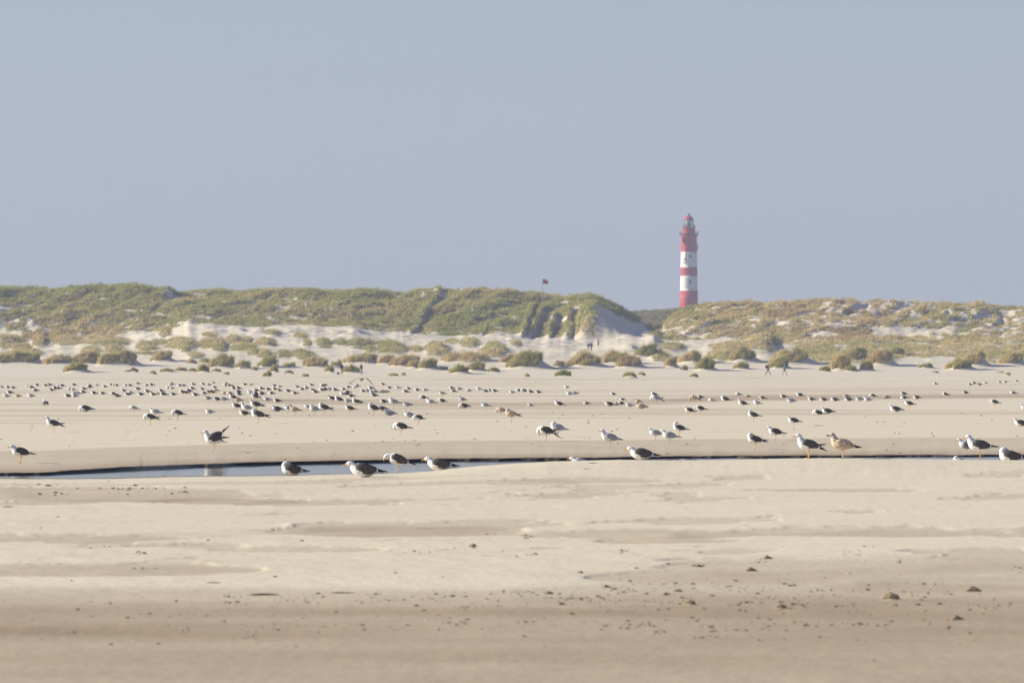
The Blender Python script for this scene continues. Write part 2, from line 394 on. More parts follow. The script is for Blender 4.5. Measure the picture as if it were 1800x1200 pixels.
        veg[m] = np.maximum(veg[m], sst(.45, .75, g)*.6*(u < .3))
    # ---- beach
    bn = D < 700
    p, d, x = px[bn], D[bn], X[bn]
    fd = far_d(p); nd = near_d(p)
    zb = z[bn]
    n1 = fbm(x/9, d/16, 51, 3)-.5; n2 = fbm(x/2.2, d/3.2, 52, 3)-.5; n3 = fbm(x/.35, d/.5, 53, 2)-.5
    amp = sst(60, 25, d)*.5+.5
    rel = n1*.05+n2*.022*amp+n3*.005+.012*np.abs(fbm(x/1.1, d/2.6, 54, 3)-.5)*amp
    rel = rel*sst(0, 9, np.abs(d-(fd+nd)/2)-(fd-nd)/2)
    rel = rel*(1+2.2*sst(250, 450, d))
    zb = zb+rel*sst(700, 640, d)
    top = WL+.040-.014*sst(900, 1300, p)+.012*(fbm(p/25., p*0, 61, 3)-.5)
    top = np.where(p < 250, WL+.048-.02*sst(250, 0, p), top)
    dist = d-fd
    farz = top+(0-top)*sst(0, 15, dist)
    zb = np.where((dist >= 0) & (dist < 15), farz+(zb)*sst(3, 15, dist), zb)
    bank = (dist < 0) & (dist > -.10)
    zb = np.where(bank, top+(-.20-top)*np.clip(-dist/.10, 0, 1), zb)
    inn = (dist <= -.10) & (d > nd)
    zb = np.where(inn, -.20, zb)
    nb = ip(p, NB)
    e = nd-d
    ed = np.where((e >= 0), 1, 0)*(e < 12)
    nz = WL-.01+(nb-WL+.01)*sst(0, 2.2, e)
    nz = nz+(0-nb)*sst(2.2, 12, e)
    zb = np.where(ed == 1, nz+rel, zb)
    # soft drifts in the near sand: row-space position, size, height (m)
    Yb = HY+FOC*(CAMZ-0)/d
    for (cx, cy, rx, ry, h) in ((400,862,150,5,.035),(512,921,12,3,.012),(535,926,34,3,.008),(545,922,45,4,.012),(1170,940,60,7,.014),(1180,938,25,5,.01),(300,1018,200,5,.01),(860,1000,300,20,.012),(1566,1050,9,3,.015),(1600,1053,60,4,.010),
                                 (840,855,120,6,.012),(20,870,40,6,.02),(230,862,90,5,.014),(1212,1062,7,2.5,.010),(1372,1067,8,2.5,.010),(1420,1075,50,4,.01),(1520,1020,60,6,.015),(1300,865,200,6,.012)):
        r = ((p-cx)/rx)**2+((Yb-cy)/ry)**2
        zb = zb+h*np.exp(-r)
    yy = Yb
    dm = .02+.22*sst(.50, .62, fbm((x+.25*d)/2.1, (d-1.3*x)/2.4, 79, 4))*sst(815, 840, yy)*sst(1045, 1000, yy)+.30*sst(850, 1250, p)*sst(965, 1035, yy)*sst(1075, 1045, yy)+.86*sst(1016, 1078, yy+6*(fbm(x/2.5, d/1.5, 71, 4)-.5)*4)*(.75+.5*fbm(x/3., d/1.2, 62, 3))-.17*sst(1105, 1135, yy+10*(fbm(x/1.5, d, 72, 2)-.5))
    sheet = (yy > 812)&(yy < 1060)
    dm = dm+(.40+.45*sst(6, 0, dist))*(dist > 0)*sst(16.5, 14.5, dist+.8*(fbm(x/6, d*0, 73, 3)-.5))
    for (cx, cy, rx, ry, k) in ((120,868,400,13,.34),(400,879,130,6,.35),(710,930,240,13,.50),(1130,936,240,9,.32),(1180,948,170,6,.28),(1560,936,230,8,.32),(1050,843,140,5,.22),(1450,861,170,3.5,.26),
                                (150,1002,330,14,.34),(120,945,260,10,.2),(1500,990,330,18,.12),(520,962,200,6,.2),(330,955,130,7,.22),(1000,872,160,8,.10),(60,885,120,5,.2),(1250,1015,240,12,.2),(1620,1030,200,10,.25),(450,845,260,6,.18)):
        r = ((p-cx)/rx)**2+((yy-cy)/ry)**2+1.2*(fbm(x/1.7, d/2.2, 74, 4)-.5)
        dm = dm+1.25*k*sst(1.25, .35, r)
    fz_ = sst(808, 818, yy)*sst(1075, 1040, yy)*(dist < -4)
    edge = sst(.16, .25, dm+(.11+.11*np.maximum(sst(700, 400, p), sst(905, 925, yy)))*(fbm(x/1.6, d/1.6, 70, 4)-.5)*1.1+.035*(fbm(x/.3, d/.4, 69, 3)-.5))
    zb = zb-.015*edge*fz_+.009*(fbm((x+.3*d)/.2, d/.9, 68, 3)-.5)*fz_*sst(.42, .60, fbm(x/3., d/3., 67, 3))
    dm = dm*(1-fz_)+fz_*(.62*dm+.20*edge)
    # shallow far runnel
    rc = ip(p, [0,703, 450,704, 700,709, 900,711, 1100,709, 1200,704, 1300,698, 1500,698, 1700,696, 1800,695])
    rr = (yy-rc)/ip(p, [0,4, 450,5, 700,6, 1100,5, 1300,6, 1800,4])
    rs = ip(p, [0,.08, 350,.12, 480,.55, 1000,.62, 1250,.45, 1800,.38])
    dm = dm+rs*np.exp(-np.abs(rr)**3)*(.6+.8*fbm(x/12, d/9, 75, 3))
    zb = zb-.05*np.exp(-rr*rr)*rs
    st = fbm(x/26, d/9, 76, 4)
    dm = dm+sst(112, 130, d)*sst(640, 500, d)*(.55*sst(.50, .64, st))*.6
    wet = np.where((e > 0) & (e < 3), sst(3, .3, e)*.7*sst(900, 650, p), 0)
    dm = dm+wet
    mu = np.where(bank, .55+.45*sst(.35, .5, fbm(x/.9, d*0, 78, 3)+.35*sst(300, 620, p)), 0)+np.where((dist >= 0) & (dist < .9), sst(.9, 0, dist)*sst(.42, .6, fbm(x/.5, d/.4, 77, 3)+.25*sst(.4, 0, dist)), 0)+np.where(inn, .8, 0)
    z[bn] = zb; damp[bn] = dm; mud[bn] = np.clip(mu, 0, 1)
    return z, np.clip(veg, 0, 1), np.clip(damp, 0, 1), mud

# ---------------------------------------------------------------- the ground sheet
cols = np.concatenate([np.linspace(-2700, -420, 58), np.arange(-400, 2201, 2.6), np.linspace(2225, 4500, 58)])
nd_c, fd_c = near_d(cols), far_d(cols)
def seg(a, b, n): return (a, b, n)
rows = []
ones = np.ones_like(cols)
for y in (6000, 3500, 2200, 1700, 1450, 1300): rows.append(ones*FOC*CAMZ/(y-HY))
ynear = HY+FOC*CAMZ/nd_c
for t in np.linspace(0, 1, 300): rows.append(FOC*CAMZ/((1215-HY)*(1-t)+(ynear-HY+1.2)*t))
base = FOC*CAMZ/(ynear-HY+1.2)
for t in (.4, .7, .9, 1.0): rows.append(base+(nd_c-base)*t)
for t in np.linspace(0, 1, 6)[1:]: rows.append(nd_c+.02+(fd_c-.12-nd_c-.02)*t)
for dd in (-.1001, -.075, -.05, -.025, -.0001, .06, .15, .3, .5, .8, 1.1, 1.5, 2, 2.6): rows.append(fd_c+dd)
s0 = fd_c+3.2; y0 = HY+FOC*CAMZ/s0
for t in np.linspace(0, 1, 190): rows.append(FOC*CAMZ/((y0-HY)*(1-t)+(676-HY)*t))
for d in np.concatenate([np.arange(403, 600, 3.5), np.arange(600, 1090, .95), np.arange(1091, 1240, 3), np.arange(1245, 1420, 2.5), np.arange(1430, 2000, 25), np.arange(2000, 2701, 100)]): rows.append(ones*d)
DG = np.array(rows); PG = np.broadcast_to(cols, DG.shape).copy()
ZG, VG, DAG, MG = ground(PG, DG)
XG = world_x(PG, DG)
nr, nc = DG.shape
idx = np.arange(nr*nc, dtype=np.int32).reshape(nr, nc)
F = np.stack([idx[:-1, :-1], idx[:-1, 1:], idx[1:, 1:], idx[1:, :-1]], -1).reshape(-1, 4)
V = np.stack([XG, DG, ZG], -1).reshape(-1, 3)
me = npmesh('ground', V, F)
vcol(me, 'mask', np.stack([VG, DAG, MG, np.ones_like(VG)], -1).reshape(-1, 4))
g = link('ground', me, mats=M_SAND); tag(g, 'pale sand beach rising to grassy dunes', kind='structure')

# the water sheet in the channel
wc = np.arange(-2600, 4401, 20.)
wn_, wf_ = near_d(wc)-.5, far_d(wc)+.03
V = np.concatenate([np.stack([world_x(wc, wn_), wn_, wc*0+WL], -1), np.stack([world_x(wc, wf_), wf_, wc*0+WL], -1)])
n = len(wc); F = np.array([[i, i+1, n+i+1, n+i] for i in range(n-1)])
w = link('water', npmesh('water', V, F), mats=M_WATER); tag(w, 'narrow tidal channel of still water across the sand', kind='structure')

# ---------------------------------------------------------------- grass
GREEN, OLIVE, STRAW, RUST, DARK = map(np.array, ((.39, .39, .11), (.50, .43, .17), (.72, .57, .28), (.54, .40, .19), (.15, .15, .06)))
def blade_mesh(name, P, H, Wd, C, lean=.35):
    n = len(P)
    ang = RNG.uniform(0, math.pi, n)
    side = np.stack([np.cos(ang), np.sin(ang), np.zeros(n)], -1)*Wd[:, None]*.5
    ln = np.stack([RNG.normal(lean, .34, n), RNG.normal(0, .25, n), np.zeros(n)], -1)*H[:, None]
    mid = P+ln*.3+np.array([0, 0, 1])*H[:, None]*.55
    tip = P+ln+np.array([0, 0, 1])*H[:, None]*RNG.uniform(.75, 1, n)[:, None]
    V = np.empty((n, 5, 3)); V[:, 0] = P-side-[0, 0, .08]; V[:, 1] = P+side-[0, 0, .08]; V[:, 2] = mid+side*.7; V[:, 3] = mid-side*.7; V[:, 4] = tip
    V = V.reshape(-1, 3); b = np.arange(n)*5
    F = np.concatenate([np.stack([b, b+1, b+2], -1), np.stack([b, b+2, b+3], -1), np.stack([b+3, b+2, b+4], -1)])
    me = npmesh(name, V, F, False)
    cc = np.repeat(C, 5, axis=0); cc = np.concatenate([cc, np.ones((len(cc), 1))], -1)
    vcol(me, 'tint', cc)
    return me
def tones(tone, n, jit=.25):
    t = np.clip(np.broadcast_to(tone, (n,))+RNG.normal(0, jit, n), 0, 1)[:, None]
    c = np.where(t < .4, GREEN+(OLIVE-GREEN)*t/.4, np.where(t < .75, OLIVE+(STRAW-OLIVE)*(t-.4)/.35, STRAW+(RUST-STRAW)*(t-.75)/.25))
    dk = (RNG.uniform(0, 1, n) < .10)[:, None]
    c = np.where(dk, DARK, c)
    return c*RNG.uniform(.75, 1.2, n)[:, None]
# dune cover: tufts, each a bunch of blades
def tufts(n, p0, p1, d0, d1, k, hh, wd, thr):
    p = RNG.uniform(p0, p1, n); d = RNG.uniform(d0, d1, n)
    z, v, _, _ = ground(p, d)
    ok = (v > RNG.uniform(thr, 1, n)) & (d > 820)
    p, d, z, v = p[ok], d[ok], z[ok], v[ok]
    x = world_x(p, d); yy = HY+FOC*(CAMZ-z)/d
    # tone field
    tn = .22+1.0*(fbm(x/20, d/30, 81, 3)-.5)*1.2+1.3*(fbm((x-.45*(d-1000))/4.5, d/20, 82, 3)-.5)
    tn = tn+.36*sst(300, 80, p)*sst(535, 565, yy)+.24*sst(1300, 1450, p)*sst(600, 575, yy)+.16*sst(1130, 1200, p)+.15*sst(560, 585, yy)
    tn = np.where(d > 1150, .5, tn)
    q = len(p); s = fbm(x/2.2, d/3.2, 83, 2)
    H = np.repeat(hh*(.45+1.1*s)*RNG.uniform(.6, 1.25, q), k); 
    P = np.repeat(np.stack([x, d, z], -1), k, axis=0)+RNG.normal(0, .22, (q*k, 3))*[1, 1, 0]
    C = tones(np.repeat(tn, k), q*k, .13)
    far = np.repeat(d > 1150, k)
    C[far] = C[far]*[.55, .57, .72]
    return P, H*RNG.uniform(.7, 1.1, q*k), np.full(q*k, wd)*RNG.uniform(.6, 1.3, q*k), C
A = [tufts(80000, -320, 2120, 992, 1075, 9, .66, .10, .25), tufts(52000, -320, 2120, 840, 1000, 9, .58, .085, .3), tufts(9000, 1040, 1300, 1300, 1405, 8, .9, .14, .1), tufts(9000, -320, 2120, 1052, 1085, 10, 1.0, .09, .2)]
me = blade_mesh('dune_grass', *[np.concatenate([a[i] for a in A]) for i in range(4)])
tag(link('dune_grass', me, mats=M_GRASS), 'olive marram grass covering the dune slopes', 'grass', kind='stuff')
# one plant clump per hummock
for (px, by, w, h, tone, lab), (cx, cd, rx, ry, mh, wm) in zip(TUS, MOUND):
    mx = world_x(cx, cd)
    n = int(np.clip(wm*wm*190+h*26, 200, 5200))
    r = np.sqrt(RNG.uniform(0, 1, n)); a = RNG.uniform(0, 2*math.pi, n)
    u = r*np.cos(a); v = r*np.sin(a)
    # ragged outline
    lim = 1.32-.66*fbm(np.cos(a)*2.6+cx, np.sin(a)*2.6, 85, 3)
    u, v = u*lim*1.15, v*lim*1.15
    u = np.where(u > .45, .45+(u-.45)*(.55 if wm > 2 else .85), u)
    X = mx+u*rx-.04*rx; D = cd+v*ry
    p = X*FOC/D+HX
    z, _, _, _ = ground(p, D)
    cl = fbm(X/.55, D/.55, 86, 2)
    keep = cl > (.30 if wm > 2.5 else 0)
    X, D, z, cl, u = X[keep], D[keep], z[keep], cl[keep], u[keep]; n = len(X)
    if n < 20: continue
    bh = np.clip(h*cd/FOC*.5, .18, .85)
    H = bh*(.35+1.9*cl*cl+.4*np.clip(-u, 0, 1))*np.where(RNG.uniform(0, 1, n) < .12, 1.6, 1)*RNG.uniform(.7, 1.15, n)
    o = Vector((mx, cd, float(ground(np.array([cx*1.]), np.array([cd]))[0][0])))
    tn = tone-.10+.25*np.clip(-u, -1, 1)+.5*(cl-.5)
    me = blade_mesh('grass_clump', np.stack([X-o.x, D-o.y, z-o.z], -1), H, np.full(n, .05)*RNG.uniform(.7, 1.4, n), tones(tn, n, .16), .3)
    tag(link('grass_clump', me, mats=M_GRASS, loc=o), lab, 'grass clump', 'grass clumps along the foot of the dunes')

# ---------------------------------------------------------------- lofted shapes
def catmull(P, n):
    P = np.asarray(P, float); Q = np.vstack([2*P[0]-P[1], P, 2*P[-1]-P[-2]]); out = []
    m = len(P)-1
    for j in range(n):
        t = j/(n-1)*m; i = min(int(t), m-1); f = t-i
        a, b, c, d = Q[i], Q[i+1], Q[i+2], Q[i+3]
        out.append(.5*((2*b)+(-a+c)*f+(2*a-5*b+4*c-d)*f*f+(-a+3*b-3*c+d)*f**3))
    return np.array(out)
def loft(sec, n=26, m=12, yoff=False):
    """sec rows: x, y, z, half width, half height -> verts, quads, ring parameter"""
    s = catmull(sec, n); s[:, 3:] = np.maximum(s[:, 3:], .0015)
    c = s[:, :3]; T = np.gradient(c, axis=0); T /= np.linalg.norm(T, axis=1)[:, None]+1e-9
    up = np.array([0, 0, 1.]); V = []
    prev = None
    for i in range(n):
        sd = np.cross(T[i], up)
        if np.linalg.norm(sd) < .25 and prev is not None: sd = prev
        sd = sd/np.linalg.norm(sd)
        if prev is not None and sd.dot(prev) < 0: sd = -sd
        prev = sd
        nn = np.cross(sd, T[i]); nn /= np.linalg.norm(nn)
        for k in range(m):
            a = 2*math.pi*k/m
            V.append(c[i]+sd*math.cos(a)*s[i, 3]+nn*math.sin(a)*s[i, 4])
    V = np.array(V); Fq = []
    for i in range(n-1):
        for k in range(m):
            Fq.append((i*m+k, i*m+(k+1) % m, (i+1)*m+(k+1) % m, (i+1)*m+k))
    return V, Fq, s
# ---------------------------------------------------------------- gulls
M_WHITE = mat('gull_white', (.80, .79, .77), .8, .15)
M_DARK = mat('gull_slate', (.062, .058, .058), .7, .2, (26, (.11, .10, .095)))
M_BLACK = mat('gull_black', (.018, .017, .018), .6, .2)
M_GREY = mat('gull_grey', (.33, .34, .37), .7, .2, (30, (.40, .41, .44)))
M_BILL = mat('gull_bill', (.70, .34, .06), .45, .4)
M_LEGY = mat('gull_leg_yellow', (.68, .38, .10), .6, .3)
M_LEGP = mat('gull_leg_pink', (.60, .38, .32), .6, .3)
M_EYE = mat('gull_eye', (.02, .02, .02), .2, .5)
M_JUV = mat('gull_mottled', (.72, .60, .46), .8, .15, (38, (.46, .34, .23)))
M_JUVD = mat('gull_mottled_dark', (.32, .24, .17), .8, .15, (34, (.66, .53, .39)))
M_JUVH = mat('gull_mottled_head', (.66, .60, .53), .8, .15, (40, (.45, .38, .31)))
M_JBILL = mat('gull_dark_bill', (.04, .03, .03), .45, .4)
CM = {'d': [M_WHITE, M_DARK, M_BLACK, M_BILL, M_LEGY, M_EYE, M_WHITE], 'g': [M_WHITE, M_GREY, M_BLACK, M_BILL, M_LEGP, M_EYE, M_WHITE],
      'j': [M_JUV, M_JUVD, M_BLACK, M_JBILL, M_LEGP, M_EYE, M_JUVH], 'b': [M_JUVH, M_JUVD, M_BLACK, M_JBILL, M_LEGP, M_EYE, M_JUVH],
      'p': [M_WHITE, M_GREY, M_GREY, M_BILL, M_LEGP, M_EYE, M_WHITE]}
BODY = [(.265, .168, .030, .006), (.195, .182, .042, .016), (.13, .200, .064, .048), (.05, .214, .088, .080), (-.03, .226, .094, .093), (-.09, .246, .080, .085)]
NECK = {
 'T': [(-.125, .292, .056, .062), (-.138, .332, .043, .046), (-.152, .364, .037, .039), (-.180, .372, .033, .034), (-.205, .367, .019, .021), (-.222, .363, .010, .013), (-.258, .352, .004, .006)],
 'U': [(-.130, .270, .060, .064), (-.150, .296, .045, .047), (-.172, .310, .037, .038), (-.200, .312, .032, .033), (-.224, .306, .018, .020), (-.241, .302, .010, .013), (-.276, .290, .004, .006)],
 'H': [(-.125, .288, .052, .054), (-.142, .314, .041, .042), (-.163, .330, .034, .035), (-.190, .331, .028, .029), (-.212, .326, .015, .017), (-.228, .322, .009, .011), (-.260, .311, .003, .005)],
 'P': [(-.130, .256, .058, .058), (-.157, .236, .044, .044), (-.170, .205, .034, .036), (-.162, .176, .031, .031), (-.148, .156, .017, .018), (-.136, .143, .009, .011), (-.110, .118, .003, .005)],
 'K': [(-.122, .288, .054, .052), (-.125, .318, .043, .041), (-.105, .338, .035, .035), (-.075, .340, .030, .030), (-.052, .333, .016, .017), (-.035, .327, .010, .011), (-.005, .312, .004, .005)],
 'L': [(-.130, .262, .050, .052), (-.165, .268, .036, .037), (-.192, .258, .033, .033), (-.212, .238, .029, .029), (-.222, .217, .016, .017), (-.226, .200, .010, .011), (-.230, .168, .003, .005)],
 'B': [(-.122, .290, .052, .052), (-.125, .330, .038, .038), (-.110, .360, .034, .034), (-.082, .366, .029, .030), (-.060, .360, .016, .018), (-.043, .356, .009, .012), (-.010, .346, .003, .005)]}
WING = [(-.112, .268, .050, .012, .024), (-.082, .254, .072, .022, .056), (-.01, .240, .083, .026, .076), (.06, .226, .078, .024, .069), (.12, .208, .060, .020, .048), (.175, .196, .036, .013, .025), (.24, .186, .020, .008, .013), (.31, .176, .011, .003, .005)]
GC = {}
def gull_mesh(pose, colr, sit=False, split=0., raise_=0., legs=2, pitch=0.):
    key = (pose, colr, sit, split, raise_, legs, pitch)
    if key in GC: return GC[key]
    Vs, Fs, Ms = [], [], []
    off = 0
    def add(V, Fq, mf):
        nonlocal off
        V = np.asarray(V)
        for f in Fq:
            c = V[list(f)].mean(0); nrm = np.cross(V[f[1]]-V[f[0]], V[f[2]]-V[f[0]])
            Ms.append(mf(c, f)); Fs.append(tuple(i+off for i in f))
        Vs.append(V); off += len(V)
    sec = [(x, 0, z, w, h) for (x, z, w, h) in BODY+NECK[pose]]
    if sit: sec = [(x, y, z+(.018 if x > .1 else 0), w*1.06, h*(.96 if i < 6 else 1)) for i, (x, y, z, w, h) in enumerate(sec)]
    n = 44; V, Fq, s = loft(sec, n, 14)
    cen = s[:, :3]
    nb = len(BODY); tot = len(sec)
    def bodym(c, f):
        ring = f[0]//14; t = ring/(n-1)*(tot-1)
        if t > tot-3.2+.4: return 3
        if t > nb+.6: return 6
        if t < nb-1.2 and t > 1.2 and c[2] > cen[ring][2]+s[ring][4]*.35: return 1
        if t < .8 and colr in 'jb': return 2
        return 0
    # caps
    F2 = list(Fq)
    add(V, F2, bodym)
    capa = len(V)
    # eyes
    hi = min(n-1, int(round((tot-3.9)/(tot-1)*(n-1))))
    for sg in (-1, 1):
        c0 = cen[hi]+np.array([0, sg*s[hi, 3]*.93, .006]); r = .0045
        E = [c0+np.array(v)*r for v in ((1, 0, 0), (-1, 0, 0), (0, 1, 0), (0, -1, 0), (0, 0, 1), (0, 0, -1))]
        add(E, [(0, 2, 4), (2, 1, 4), (1, 3, 4), (3, 0, 4), (2, 0, 5), (1, 2, 5), (3, 1, 5), (0, 3, 5)], lambda c, f: 5)
    # wings folded over the flanks
    for sg in (-1, 1):
        sc = []
        for i, (x, z, yo, th, hh) in enumerate(WING):
            k = max(0, x+.06)
            sp = split*(1 if sg > 0 else -1)*max(0, x-.12)*.6
            rz = raise_*(1.0 if sg > 0 else .45)
            dz = rz*k
            yy = yo+(split*.25+rz*.10)*max(0, x-.08)
            sc.append((x*(1-.05*rz), sg*yy, z+dz+sp+(.018 if sit and x > .1 else 0)+(.012 if sit else 0), th, hh))
        V2, F2, s2 = loft(sc, 22, 10)
        def wm(c, f, V2=V2, s2=s2):
            ring = f[0]//10; t = ring/21*7
            if t > 4.9: return 2
            if 4.35 < t <= 4.9: return 6 if colr in 'dgp' else 1
            if t < 4.3 and t > .8 and c[2] < s2[ring, 2]-s2[ring, 4]*.80 and colr in 'dg': return 0
            return 1
        add(V2, F2, wm)
    if not sit:
        for j, sg in enumerate((-1, 1)[:legs]):
            yl = .03*sg if legs == 2 else -.008
            tub = [(.0, yl, .17, .018, .020), (.008, yl, .125, .009, .009), (.010, yl, .085, .0068, .0068), (.004, yl, .045, .0058, .0058), (0, yl, .006, .006, .006)]
            V3, F3, s3 = loft(tub, 8, 6); add(V3, F3, lambda c, f: 4)
            T = np.array([(.006, yl-.006, .002), (-.05, yl-.026, .001), (-.056, yl, .001), (-.05, yl+.026, .001), (.006, yl+.006, .002), (.018, yl, .002), (0, yl, .013), (-.05, yl-.026, .004), (-.056, yl, .005), (-.05, yl+.026, .004)])
            add(T, [(0, 1, 7, 6), (1, 2, 8, 7), (2, 3, 9, 8), (3, 4, 6, 9), (6, 7, 8, 9), (4, 5, 0, 6)], lambda c, f: 4)
    V = np.concatenate(Vs)
    if pitch:
        c, sn = math.cos(pitch), math.sin(pitch); m = V[:, 2] > .13 if not sit else V[:, 2] > -9
        x, z = V[:, 0].copy(), V[:, 2].copy()-.2
        V[m, 0] = (x*c-z*sn)[m]; V[m, 2] = (x*sn+z*c)[m]+.2
    if sit: V[:, 2] -= .134
    me = bpy.data.meshes.new('gull'); me.from_pydata([tuple(v) for v in V], [], Fs)
    for m_ in CM[colr]: me.materials.append(m_)
    me.polygons.foreach_set('material_index', Ms); me.polygons.foreach_set('use_smooth', [True]*len(Fs))
    me.update(); bm = bmesh.new(); bm.from_mesh(me); bmesh.ops.holes_fill(bm, edges=bm.edges, sides=16)
    bmesh.ops.recalc_face_normals(bm, faces=bm.faces); bm.to_mesh(me); bm.free()
    GC[key] = me
    return me
# distance along a column where the ground shows at row y
def find_d(px, y):
    ds = np.concatenate([np.arange(24, 130, .1), np.arange(130, 420, .5), np.arange(420, 1100, 1.)])
    z, _, _, _ = ground(np.full(len(ds), float(px)), ds)
    yy = HY+FOC*(CAMZ-z)/ds
    k = np.where(yy <= y)[0]
    i = k[0] if len(k) else len(ds)-1
    return float(ds[i]), float(z[i])
def put(px, y, D=None):
    if D is None: D, z = find_d(px, y)
    else: z = float(ground(np.array([float(px)]), np.array([float(D)]))[0][0])
    return Vector((world_x(px, D), D, z)), D
SITP = {'S': 'H', 'A': 'U', 'Q': 'P', 'C': 'K'}   # sitting codes: hunched, alert, preening, tucked
def gull(px, y, code, scale=1., rot=0., label='', D=None, split=0., raise_=0., legs=2, pitch=0., dz=0.):
    pose, colr = code[0], (code[1] if len(code) > 1 else 'd')
    sit = pose in SITP
    me = gull_mesh(SITP.get(pose, pose), colr, sit, split, raise_, legs, pitch)
    loc, D = put(px, y, D)
    o = bpy.data.objects.new('gull', me); COL.objects.link(o)
    o.location = loc+Vector((0, 0, dz-(.004 if sit else 0))); o.rotation_euler.z = R(rot); o.scale = (scale,)*3
    tag(o, label, 'gull', 'gulls resting on the beach')
    return o
